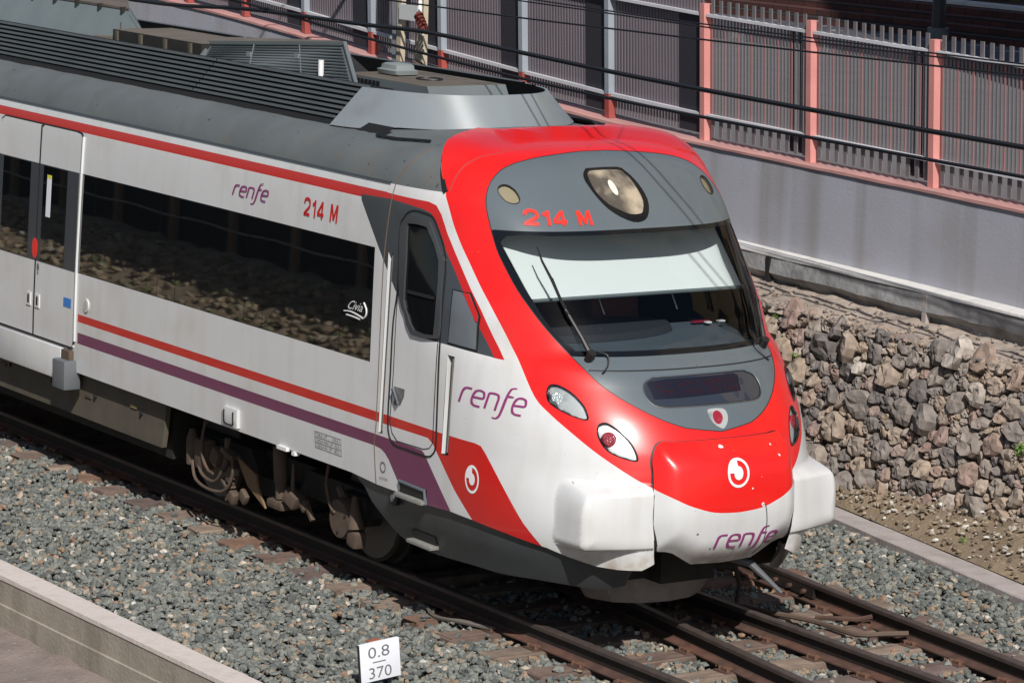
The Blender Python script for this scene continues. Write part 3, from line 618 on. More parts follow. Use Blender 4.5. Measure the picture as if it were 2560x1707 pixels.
# --- coupler cover
cv = sv('cover'); cvo = [(-float(xc(1.25)), 1.25)]+[tuple(p) for p in cat_rom(cv[3:17], 3)]+[cv[17], cv[18], (-float(xc(.325)), .325)]
cvo = [p for p in cvo if p[0] > -float(xc(p[1]))-.002]
cover_poly = cvo+centre(.325, 1.25)[1:-1]
red_cov = [(cov_o[0][0]+.3, cov_o[0][1]+.12)]+cov_o+centre(.747, 1.3)[1:]+[(cov_o[0][0]+.3, 1.3)]
co = patch('coupler_cover', cover_poly, WHITE, train, off=.03, step=.03, bump=False, bulge=.085, bw=.22, mirror_join=True, skirt=.10, paints=[(red_cov, RED)])[0]
mb = ribbon('x', cvo, .03, BLACK, train, off=.002, join=True, build=False, bump=True); mb.build('cover_gap', train, weld=True)
# --- front details
def ring_patch(name, outer, inner, mt, off=.004, **k): return patch(name, outer, mt, train, off=off, holes=[inner], **k)
# windscreen pane
patch('windscreen', gl_poly, SCREEN, train, off=-.004, mirror_join=True, skirt=0., step=.05)
# seams and gaps
for nm, ln, wd, mt, sm in (('bonnet_seam', [p for p in sv('seam')][:0] or [(float(-xc(1.735)), 1.735), (.6, 1.736), (.9, 1.737), sv('seam')[0]], .01, BLACK, 0),): pass
mb = ribbon('x', [(float(-xc(1.735)), 1.735), (.45, 1.7355), (.7, 1.736), (1.0, 1.736), (1.33, 1.737)], .012, BLACK, train, off=.003, join=True, build=False); mb.build('bonnet_seam', train, weld=True)
mb = ribbon('x', [(a, b) for a, b in mask_o], .008, BLACK, train, off=.002, join=True, build=False); mb.build('mask_edge_seal', train, weld=True)
mb = ribbon('x', [tuple(p) for p in cap_rear_d[:-1]], .045, BLACK, train, off=.012, join=True, build=False, cap=False); mb.build('cap_gap', train, weld=True)
CRE = mat('crease_line', srgb(168, 62, 58), .6)  # duller red line drawn along the cap crease
cl_ = [(float(-xc(3.43)), 3.43), (1.83, 3.428), (2.0, 3.41), (2.25, 3.33), (2.5, 3.22), (2.72, 3.11), (2.9, 3.0), (3.02, 2.93)]
ribbon('x', sv('crease', 2)[:-1]+[(float(-xc(3.44)), 3.44)], .014, CRE, train, off=.0015, join=True, build=False, cap=True).build('cap_crease', train, weld=True)
# lamps
def lamp(name, outer, inner_key, kind, lampc, lampr, sd):
    root = patch(name, outer, FRIT, train, off=-.026, sides=(sd,), step=.03, skirt=0., cap=True)[0]   # recessed tray
    o2 = np.array(outer); c0 = o2.mean(0)
    ring = [tuple(c0+(p-c0)*.93) for p in o2]
    patch('lamp_bezel', outer, FRIT if kind != 'marker' else BLACK, root, off=.004, sides=(sd,), holes=[ring], step=.03, skirt=.05, cap=True)
    patch('lens', ring, LENSG, root, off=.0, sides=(sd,), step=.04, skirt=0., cap=True, bulge=.022 if kind != 'marker' else 0, bw=.03)
    patch('reflector', ring, kindmat[kind], root, off=-.021, sides=(sd,), step=.04, skirt=0., cap=True)
    if lampc is not None:
        s_, v_ = lampc; C, Nn = S3(np.array([s_]), np.array([v_]), -.016); M3 = np.array([1, sd, 1.]); C = C[0]*M3; Nn = Vector(Nn[0]*M3); Nn = (Nn+Vector((.7, 0, -.05))).normalized()
        mb = MB(); a = Nn.orthogonal().normalized(); C = Vector(C); mb.tube([C-Nn*.03, C+Nn*.005, C+Nn*.012, C+Nn*.018], [lampr*1.12, lampr*1.12, lampr*1.0, lampr*.5], BULB[kind], 20); mb.build('bulb', root)
    return root
REFL = mat('reflector_silver', (.52, .53, .52), .3, metal=.35, dirt=(.25, .26, .27), dscale=7, damt=.8)  # grey second tone paints the lens shading into the reflector colour
AMB = mat('marker_amber', srgb(150, 138, 112), .35, coat=.5)
BULB = {'white': mat('bulb_clear', (.55, .6, .6), .12, metal=.4, coat=1, bump=.5, bscale=150), 'red': mat('bulb_red', (.30, .012, .03), .12, coat=1, bump=.4, bscale=150)}
kindmat = {'white': REFL, 'red': REFL, 'marker': AMB}
for sd in (-1, 1):
    a, b = sv('hl1_lamp')[0], sv('hl2_lamp')[0]
    o = lamp('headlight', lamps_cut['hl1'], None, 'white', (a[0]+.02, a[1]), .048, sd)
    o = lamp('tail_light', lamps_cut['hl2'], None, 'red', (b[0]+.01, b[1]), .052, sd)
    o = lamp('marker_light', lamps_cut['up_light'], None, 'marker', None, 0, sd)
# things on the centre line: closed outlines in (y,V) domain
def yv(y, V, off=0.):
    """(y,V) arrays -> point on the front"""
    y = np.asarray(y, float); V = np.asarray(V, float); w_ = fw(V); z = fz(V); x0 = fx0(z); a_ = np.minimum(fA(z), x0-XJ-.05); p_ = fP(z)
    x = (x0-a_)+a_*(1-np.minimum(np.abs(y)/w_, .999)**p_)**(1/p_)
    return np.stack([x, y, z], -1)
def yvn(y, V, off):
    e = .004; y = np.asarray(y, float); V = np.asarray(V, float); p = yv(y, V); n = np.cross(yv(y+e, V)-yv(y-e, V), yv(y, V+e)-yv(y, V-e)); n /= np.linalg.norm(n, axis=-1, keepdims=True); n = np.where(n[..., :1] < 0, -n, n)
    return p+n*np.asarray(off)[..., None] if np.ndim(off) else p+n*off, n
def fpatch(name, poly, mt, parent, off=.004, step=.03, holes=(), skirt=.006, bulge=0., bw=.05):
    pl = dens(poly, step); hl = [dens(h, step) for h in holes]; A = np.array(pl)
    g = gridpts(A[:, 0].min(), A[:, 0].max(), A[:, 1].min(), A[:, 1].max(), step, step); k = inpoly(g, pl)
    for h in hl: k &= ~inpoly(g, h)
    g = g[k]
    def dist(q):
        P_ = np.array(pl); Q = np.roll(P_, -1, 0); d = np.full(len(q), 9.)
        for a, b in zip(P_, Q):
            ab = b-a; t = np.clip(((q-a)@ab)/max(ab@ab, 1e-12), 0, 1); d = np.minimum(d, np.hypot(*(q-a-t[:, None]*ab).T))
        return d
    if len(g): g = g[dist(g) > step*.35]
    V2, F = cdt([pl]+hl, g); cen = V2[F].mean(1); k = inpoly(cen, pl)
    for h in hl: k &= ~inpoly(cen, h)
    F = F[k]; o = np.full(len(V2), off, float)
    if bulge: o += bulge*sst(0, bw, dist(V2))
    P, N = yvn(V2[:, 0], V2[:, 1], o); F = orient(P, F, N)
    ec = {(int(f[i]), int(f[(i+1) % 3])) for f in F for i in range(3)}; bd = [e for e in ec if (e[1], e[0]) not in ec]
    if skirt:
        b = np.array(bd); a0, b0 = P[b[:, 0]], P[b[:, 1]]; a1, b1 = a0-N[b[:, 0]]*skirt, b0-N[b[:, 1]]*skirt
        q = np.stack([a0, b0, b1, a1], 1).reshape(-1, 3); sn = np.cross(b0-a0, N[b[:, 0]]); sn /= np.maximum(np.linalg.norm(sn, axis=1, keepdims=True), 1e-9)
        base = len(P)+4*np.arange(len(b)); F = np.concatenate([F, np.stack([base, base+3, base+2], 1), np.stack([base, base+2, base+1], 1)]); P = np.concatenate([P, q]); N = np.concatenate([N, np.repeat(sn, 4, 0)])
    return mesh_from(name, P, N, F, [0]*len(F), [mt], parent)
def yvk(key, sm=2, dy=0.):
    pts = [(y+dy, V) for x, y, V in T[key]]
    return [tuple(p) for p in cat_rom(pts, sm, True)]
tl = yvk('top_lamp', 2, .045); tli = yvk('top_lens', 2, .045)
GOLD = mat('gold_reflector', (.60, .50, .38), .2, metal=.3, bump=1., bscale=4, dirt=(.10, .085, .075), dscale=3.2, damt=.92, dlo=.45, dhi=.6)  # dark and pale blotches paint the lamp's highlights into the reflector colour
tlo = fpatch('top_headlight', tl, FRIT, train, off=.006, holes=[tli], skirt=.01)
fpatch('reflector', tli, GOLD, tlo, off=-.0, skirt=0., bulge=.004, bw=.1)
fpatch('bulb', [(-.045+.030*math.cos(t), 2.97+.055*math.sin(t)) for t in np.linspace(0, 6.28, 20)[:-1]], mat('bulb_highlight', (.85, .80, .70), .2, coat=1), tlo, off=.006, step=.015, skirt=0., bulge=.02, bw=.03)  # pale bulb also stands in for the lamp's bright highlight, painted in
fpatch('lens', tli, LENSG, tlo, off=.01, skirt=0., bulge=.03, bw=.12)
mk = yvk('marker', 2); mki = yvk('marker_lens', 2)
mo = fpatch('centre_marker_light', mk, REFL, train, off=.006, holes=[mki], step=.02)
fpatch('lens', mki, BULB['red'], mo, off=.004, step=.02, bulge=.01, bw=.03)
# destination display
dL = [(y, V) for x, y, V in T['disp'][:6]]; 
dp_ = [(-.34, 1.692), (-.44, 1.68), (-.505, 1.65), (-.53, 1.60), (-.525, 1.55), (-.49, 1.505), (-.42, 1.487), (-.3, 1.485)]
dpo = dp_+[(-a, b) for a, b in dp_[::-1]]
dpo = [tuple(p) for p in cat_rom(dpo, 2, True)]
dpi = [(a*.975, 1.588+(b-1.588)*.92) for a, b in dpo]
DISPM = mat('display_matrix', (.008, .008, .018), .3)
LEDM = mat('display_led', (.07, .008, .008), .5)
GLOSSG = mat('display_glass', (.028, .034, .048), .04, coat=1)
dso = fpatch('destination_display', dpo, BLACK, train, off=.004, holes=[dpi], skirt=.008)
fpatch('display_back', dpi, GLOSSG, dso, off=.001, skirt=0)
fpatch('display_panel', [(-.47, 1.545), (-.48, 1.66), (-.3, 1.675), (.30, 1.675), (.34, 1.66), (.31, 1.56), (-.3, 1.545)], DISPM, dso, off=.0035, skirt=.002)
mb = MB(); rr = random.Random(3)
for row, (v0, n) in enumerate(((1.632, 5), (1.585, 5))):
    for i in range(44):
        for j in range(n):
            if rr.random() < .34:
                y = -.42+i*.0165; p, n_ = yvn(np.array([y]), np.array([v0+j*.0075-.012]), .0055); p = Vector(p[0])
                mb.box(p, (.004, .008, .005), LEDM)
mb.build('led_dots', dso)
def loop_rib(name, poly, wd, mt, par, off):
    L = np.array(dens(poly, .03)); P, N = yvn(L[:, 0], L[:, 1], off); mb = MB(); mb.tube([tuple(p) for p in P]+[tuple(P[0])], wd/2, mt, 6, False); return mb.build(name, par)
loop_rib('display_trim', dpo, .009, CHROME, dso, .003)

def cover_off(D, off):
    P0 = yv(D[:, 0], D[:, 1]); q = np.stack([np.abs(P0[:, 1])-P0[:, 0], D[:, 1]], -1); E_ = np.array([(-float(xc(1.25)), 1.25)]+[tuple(p) for p in cvo]); d = np.full(len(q), 9.)
    for a, b in zip(E_[:-1], E_[1:]):
        ab = b-a; t = np.clip(((q-a)@ab)/max(ab@ab, 1e-12), 0, 1); d = np.minimum(d, np.hypot(*(q-a-t[:, None]*ab).T))
    P, N = yvn(D[:, 0], D[:, 1], .03+.085*sst(0, .22, d)**.6+off); return P
# chips, scratches and the crack on the coupler cover
def on_cover(D, off): return cover_off(D, off)
def blot(y, v, r_, seed, mt, name):
    q = random.Random(seed); mb = MB(); D = np.array([(y, v)]+[(y+r_*q.uniform(.5, 1.3)*math.cos(2*math.pi*k/9), v+r_*q.uniform(.4, 1.2)*math.sin(2*math.pi*k/9)) for k in range(9)]); mb.add(on_cover(D, .0025), [(0, 1+k, 1+(k+1) % 9) for k in range(9)], mt); mb.build(name, co)
for i, (y, v, r_) in enumerate(((-.09, 1.195, .018), (.36, 1.17, .009), (.22, .78, .016), (-.33, .62, .010), (.40, 1.09, .010), (-.2, .5, .007), (.12, .9, .008))): blot(y, v, r_, i, LETW if v > .7 else DIRTY, 'paint_chip')
crk = [tuple(p) for p in cat_rom([(.215, .775), (.245, .77), (.275, .66), (.28, .56), (.275, .47), (.25, .39)], 5)]
mb = MB(); mb.tube([tuple(p) for p in on_cover(np.array(crk), .001)], .0035, BLACK, 5, False); mb.build('crack', co)
# --- lettering
def text_obj(name, body_, quad, mapf, mt, parent, shear=0., bold=0., W=None, off=.004, track=1.):
    cu = bpy.data.curves.new('t', 'FONT'); cu.body = body_; cu.resolution_u = 3; cu.offset = bold; cu.shear = shear; cu.space_character = track
    o = bpy.data.objects.new('t', cu); col.objects.link(o); dg = bpy.context.evaluated_depsgraph_get(); dg.update()
    me = bpy.data.meshes.new_from_object(o.evaluated_get(dg)); bpy.data.objects.remove(o)
    co_ = np.array([v.co[:] for v in me.vertices]); x0_, x1_ = co_[:, 0].min(), co_[:, 0].max(); y0_, y1_ = co_[:, 1].min(), co_[:, 1].max()
    import bmesh
    bm = bmesh.new(); bm.from_mesh(me); bmesh.ops.remove_doubles(bm, verts=bm.verts, dist=1e-5); bmesh.ops.triangulate(bm, faces=bm.faces[:])
    q = [np.array(a, float) for a in quad]
    vs = list(bm.verts); u = np.array([(v.co.x-x0_)/(x1_-x0_) for v in vs]); t = np.array([(v.co.y-y0_)/(y1_-y0_) for v in vs])
    D = (1-u)[:, None]*(1-t)[:, None]*q[0]+u[:, None]*(1-t)[:, None]*q[1]+(1-u)[:, None]*t[:, None]*q[2]+u[:, None]*t[:, None]*q[3]
    P = mapf(D, off)
    for v, p in zip(vs, P): v.co = p
    bm.normal_update()
    bm.to_mesh(me); bm.free(); me.name = name; me.materials.clear(); me.materials.append(mt)
    return link(name, me, parent)
def map_side(D, off): P, N = S3(D[:, 0], D[:, 1], off); return P*np.array([1, -1, 1])
def map_front(D, off): return yvn(D[:, 0], D[:, 1], off)[0]
REN = {'r': ([[(0, 0), (.06, .5), (.13, .8), (.27, .96), (.45, 1), (.78, 1)]], .88),
 'e': ([[(.12, .52), (.5, .53), (.86, .56), (.9, .78), (.78, .95), (.52, 1), (.26, .93), (.1, .7), (.04, .4), (.1, .15), (.28, .02), (.5, 0), (.76, .0)]], 1.12),
 'n': ([[(0, 0), (.05, .45), (.11, .98)], [(.11, .98), (.5, 1), (.76, .95), (.86, .76), (.82, .4), (.78, 0)]], 1.0),
 'f': ([[(-.5, -.46), (-.22, -.46), (-.02, -.28), (.08, .1), (.2, .8), (.32, 1.25), (.48, 1.47), (.8, 1.52)], [(.16, .98), (.72, .98)]], .74)}
def renfe(name, quad, mapf, mt, parent, wd=.15, off=.005):
    mb = MB(); x = 0; W = .88+1.12+1.0+.74+.9; q = [np.array(a, float) for a in quad]
    def f(p):
        u = p[0]/W; t = p[1]; return (1-u)*(1-t)*q[0]+u*(1-t)*q[1]+(1-u)*t*q[2]+u*t*q[3]
    for ch in 'renfe':
        st, adv = REN[ch]
        if ch == 'f': x += .18
        for s_ in st:
            L = [np.array(p) for p in cat_rom([(a+x, b) for a, b in s_], 5)]
            vs = []; D = []
            for i, p in enumerate(L):
                t = L[min(i+1, len(L)-1)]-L[max(i-1, 0)]; t /= np.linalg.norm(t); nn = np.array((-t[1], t[0]*1.0))
                k = wd/2*(1.15 if abs(t[1]) > .6 else .8)
                if ch == 'f': k *= .55+.6*min(1, 2.2*min(i, len(L)-1-i)/len(L))
                D += [f(p+nn*k), f(p-nn*k)]
            P = mapf(np.array(D), off); n = len(L)
            mb.add(P, [(2*i, 2*i+1, 2*i+3, 2*i+2) for i in range(n-1)], mt)
            P0 = mapf(np.array(D), off-.004)
        x += adv
    o = mb.build(name, parent); return o
q = sv('t_renfe_big'); renfe('operator_lettering', q, map_side, LETPU, train)
q = sv('t_renfe_small'); renfe('operator_lettering', q, map_side, LETPU, train, wd=.17)
q = [(y-.085, V+.03) for x, y, V in T['t_renfe_front']]; renfe('operator_lettering', q, lambda D, o: cover_off(D, o+.002), LETPU, co, wd=.17)
GL = {'2': ([[(.06, .70), (.12, .88), (.32, .98), (.56, .98), (.80, .90), (.87, .72), (.80, .54), (.52, .36), (.26, .22), (.10, .10)], [(.02, .09), (.93, .09)]], 1.0),
 '1': ([[(.16, .72), (.42, .80), (.52, .94)], [(.54, 1), (.54, 0)]], .78), '4': ([[(.72, 1), (.72, 0)], [(.70, .95), (.06, .30)], [(.0, .25), (.98, .25)]], 1.05),
 'M': ([[(.10, 0), (.10, 1)], [(.16, .98), (.56, .12)], [(.52, .12), (.94, .98)], [(1.0, 1), (1.0, 0)]], 1.15), ' ': ([], .62)}
def number(name, txt, quad, mapf, mt, parent, wd, gap=.14, off=.005):
    W = sum(GL[c][1] for c in txt)+gap*(len(txt)-1); mb = MB(); x = 0; q = [np.array(a, float) for a in quad]
    ex = np.linalg.norm(q[1]-q[0])/W; ey = np.linalg.norm(q[2]-q[0])
    f = lambda p: (1-p[0]/W)*(1-p[1])*q[0]+(p[0]/W)*(1-p[1])*q[1]+(1-p[0]/W)*p[1]*q[2]+(p[0]/W)*p[1]*q[3]
    for ch in txt:
        for s_ in GL[ch][0]:
            L = [np.array(p) for p in (cat_rom([(a+x, b) for a, b in s_], 4) if len(s_) > 3 else [(a+x, b) for a, b in s_])]; D = []
            for i, p in enumerate(L):
                t = L[min(i+1, len(L)-1)]-L[max(i-1, 0)]; t = t*np.array([ex, ey]); t /= np.linalg.norm(t); nn = np.array((-t[1]/ex, t[0]/ey))*wd*ey*.5; D += [f(p+nn), f(p-nn)]
            P = mapf(np.array(D), off); mb.add(P, [(2*i, 2*i+1, 2*i+3, 2*i+2) for i in range(len(L)-1)], mt)
        x += GL[ch][1]+gap
    return mb.build(name, parent)
number('unit_number', '214 M', sv('t_214'), map_side, LETR2, train, .17)
number('unit_number', '214 M', [(y, V) for x, y, V in T['num_front']], map_front, LETRED, train, .24, gap=.10)
# series name in script on the last window
cxm = T['t_civia']; q = sv('t_civia'); q = [q[0], q[1], q[2], q[3]]
cs = [flank(-3.045, 1.872), flank(-2.81, 1.872), flank(-3.0, 1.945), flank(-2.80, 1.945)]
text_obj('series_lettering', 'Civia', cs, map_side, LETW, train, shear=.35, off=.008)
mb = MB()
for L in ([(-3.10, 1.845), (-3.0, 1.853), (-2.88, 1.84), (-2.80, 1.825)], [(-3.06, 1.82), (-2.95, 1.818), (-2.84, 1.81)], [(-2.80, 1.95), (-2.755, 1.90), (-2.76, 1.85), (-2.80, 1.822)]):
    L = cat_rom([flank(a, b) for a, b in L], 4); mb2 = ribbon('x', [tuple(p) for p in L], .010, LETW, train, off=.008, side=-1, build=False); mb.add(mb2.v, mb2.f, LETW)
mb.build('series_swoosh', train)
# round emblem: white disc with a ring cut by an open hook
def emblem(name, c, r, ds, mapf, mt, par, mtr, off=.004):
    mb = MB()
    def arc(r0, r1, a0, a1, n=28):
        D = []
        for k in range(n+1):
            a = math.radians(a0+(a1-a0)*k/n)
            for r_ in (r0, r1): D.append((c[0]+r_*ds*math.cos(a), c[1]+r_*math.sin(a)))
        return mapf(np.array(D), off), [(2*k, 2*k+1, 2*k+3, 2*k+2) for k in range(n)]
    vs, fs = arc(r*.80, r, 0, 360, 40); mb.add(vs, fs, mt)            # outer ring
    vs, fs = arc(0.001, r*.42, 0, 360, 30); mb.add(vs, fs, mt)        # centre
    vs, fs = arc(r*.40, r*.82, 92, 178, 14); mb.add(vs, fs, mt)       # filled quarter
    return mb.build(name, par)
ls = sv('logo_side'); ds_side = -(1.0)
emblem('round_emblem', ls[0], .108, -1.0*(ls[1][0]-ls[0][0])/.108*-1 if 0 else -.86, map_side, LETW, train, RED2)
lf = T['logo_front']; emblem('round_emblem', (lf[0][1]-.08, lf[0][2]+.015), .095, 1.0, lambda D, o: cover_off(D, o+.002), LETW, co, RED)
# data panel and small operator stamp
mb = MB()
tq = sv('t_table')
def quadpt(q, u, t): q = [np.array(a) for a in q]; return (1-u)*(1-t)*q[0]+u*(1-t)*q[1]+(1-u)*t*q[2]+u*t*q[3]
def rib_side(pts, wd, mt, off=.003): 
    m2 = ribbon('x', pts, wd, mt, train, off=off, side=-1, build=False); mb.add(m2.v, m2.f, mt)
for t in (0, 1/3, 2/3, 1): rib_side([tuple(quadpt(tq, 0, t)), tuple(quadpt(tq, 1, t))], .003, LETG)
for u in (0, 1): rib_side([tuple(quadpt(tq, u, 0)), tuple(quadpt(tq, u, 1))], .003, LETG)
tab = mb.build('weight_table', train)
for i, tx in enumerate(('CARGA EX. UT  180.5 t', 'CARGA MAX. UT 152.0 t', 'TARA UT -   129.0 t')):
    t0 = i/3+.07; t1 = i/3+.27; text_obj('table_text', tx, [quadpt(tq, .03, t0), quadpt(tq, .97, t0), quadpt(tq, .03, t1), quadpt(tq, .97, t1)], map_side, LETG, tab)
lsml = sv('logo_small'); mb = MB()
def arcside(c, r0, r1, mt):
    D = []; n = 24
    for k in range(n+1):
        a = 2*math.pi*k/n
        for r_ in (r0, r1): D.append((c[0]-r_*math.cos(a), c[1]+r_*math.sin(a)))
    mb.add(map_side(np.array(D), .003), [(2*k, 2*k+1, 2*k+3, 2*k+2) for k in range(n)], mt)
arcside(lsml[0], .032, .045, LETG); st = mb.build('maker_stamp', train)
c0 = lsml[0]; text_obj('stamp_text', 'ALSTOM', [(c0[0]+.05, .605), (c0[0]-.07, .605), (c0[0]+.05, .625), (c0[0]-.07, .625)], map_side, LETG, st)
# --- side windows: dark panes in the long band, each pane its own part
def pane(x0, x1, v0=1.502, v1=2.398, sides=(-1, 1), top_slant=0):
    return patch('side_window', [flank(x0, v0), flank(x1, v0), flank(x1-top_slant, v1), flank(x0, v1)], WINDG, train, off=.0, sides=sides, step=.15, skirt=.0)
divs = [win_x0+.004, -7.66, -6.36, -6.02, -4.76, -4.44, -3.16, win_x1-.006]
backing = patch('window_seal', win_poly, BLACK, train, off=-.012, sides=(-1, 1), step=.3, skirt=0)
for a, b in zip(divs[:-1], divs[1:]): pane(a+.004, b-.004, sides=(-1, 1), top_slant=.03 if b == divs[-1] else 0)
# passenger doors
DGREY = mat('door_post_grey', srgb(58, 62, 68), .35, coat=.2)
for k, (x0, x1, dx0, dx1) in enumerate(((-9.72, -8.845, -9.62, -9.01), (-8.835, -7.985, -8.73, -8.22))):
    for sd in (-1, 1):
        o = patch('passenger_door', [flank(x0, .80), flank(x1, .80), flank(x1, 2.735), flank(x1-.06, 2.768), flank(x0+.06, 2.768), flank(x0, 2.735)] if k else [flank(x0, .80), flank(x1, .80), flank(x1, 2.768), flank(x0+.06, 2.768), flank(x0, 2.735)], WHITE, train, off=.012, sides=(sd,), step=.12, skirt=.016)[0]
        patch('door_post', [flank(x0, 1.497), flank(x1, 1.497), flank(x1, 2.405), flank(x0, 2.405)], DGREY, o, off=.0145, sides=(sd,), step=.2, skirt=.003)
        patch('door_window', [flank(dx0, 1.507), flank(dx1, 1.507), flank(dx1, 2.398), flank(dx0, 2.398)], WINDG, o, off=.0165, sides=(sd,), step=.2, skirt=.003)
        xh = x1-.09 if k == 0 else x0+.09
        for (dx, dv, hw, hv, mt, of) in ((0, 1.125, .045, .062, WHITE, .022), (0, 1.125, .018, .04, BLACK, .024)):
            patch('door_handle', [flank(xh-hw, dv-hv), flank(xh+hw, dv-hv), flank(xh+hw, dv+hv), flank(xh-hw, dv+hv)], mt, o, off=of, sides=(sd,), step=.1, skirt=.01)
        hc = (float(fw(1.6))-x1, 1.61) if k == 0 else (float(fw(1.6))-x0, 1.61)
        half = [(hc[0]+(.055*math.cos(t) if k == 0 else -.055*math.cos(t)), hc[1]+.095*math.sin(t)) for t in np.linspace(-math.pi/2, math.pi/2, 12)]
        patch('red_disc_sticker', half, LETRED, o, off=.019, sides=(sd,), step=.05, skirt=.002)
        if k == 1:
            patch('blue_sticker', [flank(-8.19, 1.155), flank(-8.03, 1.155), flank(-8.03, 1.24), flank(-8.19, 1.24)], mat('sticker_blue', srgb(60, 120, 190), .5), o, off=.015, sides=(sd,), step=.1, skirt=.002)
            wl_ = patch('paper_strip', [flank(-8.64, 1.93), flank(-8.55, 1.93), flank(-8.55, 2.285), flank(-8.64, 2.285)], mat('paper', (.72, .72, .78), .6), o, off=.019, sides=(sd,), step=.1, skirt=.002)
            patch('paper_strip_top', [flank(-8.64, 2.286), flank(-8.55, 2.286), flank(-8.55, 2.32), flank(-8.64, 2.32)], mat('paper_yellow', (.65, .62, .06), .6), o, off=.019, sides=(sd,), step=.1, skirt=.002)
            for vv, r_ in ((1.445, .035), (1.39, .015)):
                patch('door_lock', ellipse_sv(flank(-8.76, vv), r_*.7, r_, 14), MGREY, o, off=.018, sides=(sd,), step=.02, skirt=.004)
        if k == 1:
            m2 = ribbon('x', [flank(-8.84, .80), flank(-8.84, 2.76)], .028, BLACK, train, off=.016, side=sd, build=False)
            m2.build('door_rubber', o)
for sd in (-1, 1):
    fo = ribbon('door_frame', [flank(-9.73, 2.74), flank(-9.66, 2.775), flank(-8.1, 2.775), flank(-8.0, 2.765), flank(-7.975, 2.73), flank(-7.975, 1.6), flank(-7.975, .86), flank(-8.0, .80), flank(-8.06, .785), flank(-9.7, .785)], .014, BLACK, train, off=.014, side=sd)
    ribbon('frame_edge', [flank(-7.957, 2.74), flank(-7.957, 1.6), flank(-7.957, .86)], .018, WHITE, fo, off=.018, side=sd)
# rear window band beyond the doors
patch('side_window', [flank(XREAR+.4, 1.5), flank(-9.80, 1.5), flank(-9.80, 2.4), flank(XREAR+.4, 2.4)], WINDG, train, off=.003, sides=(-1, 1), step=.4, skirt=.004)
patch('door_post', [flank(-9.79, 1.497), flank(-9.73, 1.497), flank(-9.73, 2.405), flank(-9.79, 2.405)], DGREY, train, off=.003, sides=(-1, 1), step=.4, skirt=.004)
for v0, v1, mt in ((1.05, 1.12, RED2), (.848, .95, PURP)):
    patch('side_stripe', [flank(XREAR+.02, v0), flank(-9.76, v0), flank(-9.76, v1), flank(XREAR+.02, v1)], mt, train, off=.0015, sides=(-1, 1), step=.5, skirt=.002)
PANEG = mat('cab_pane', (.006, .007, .008), .06)
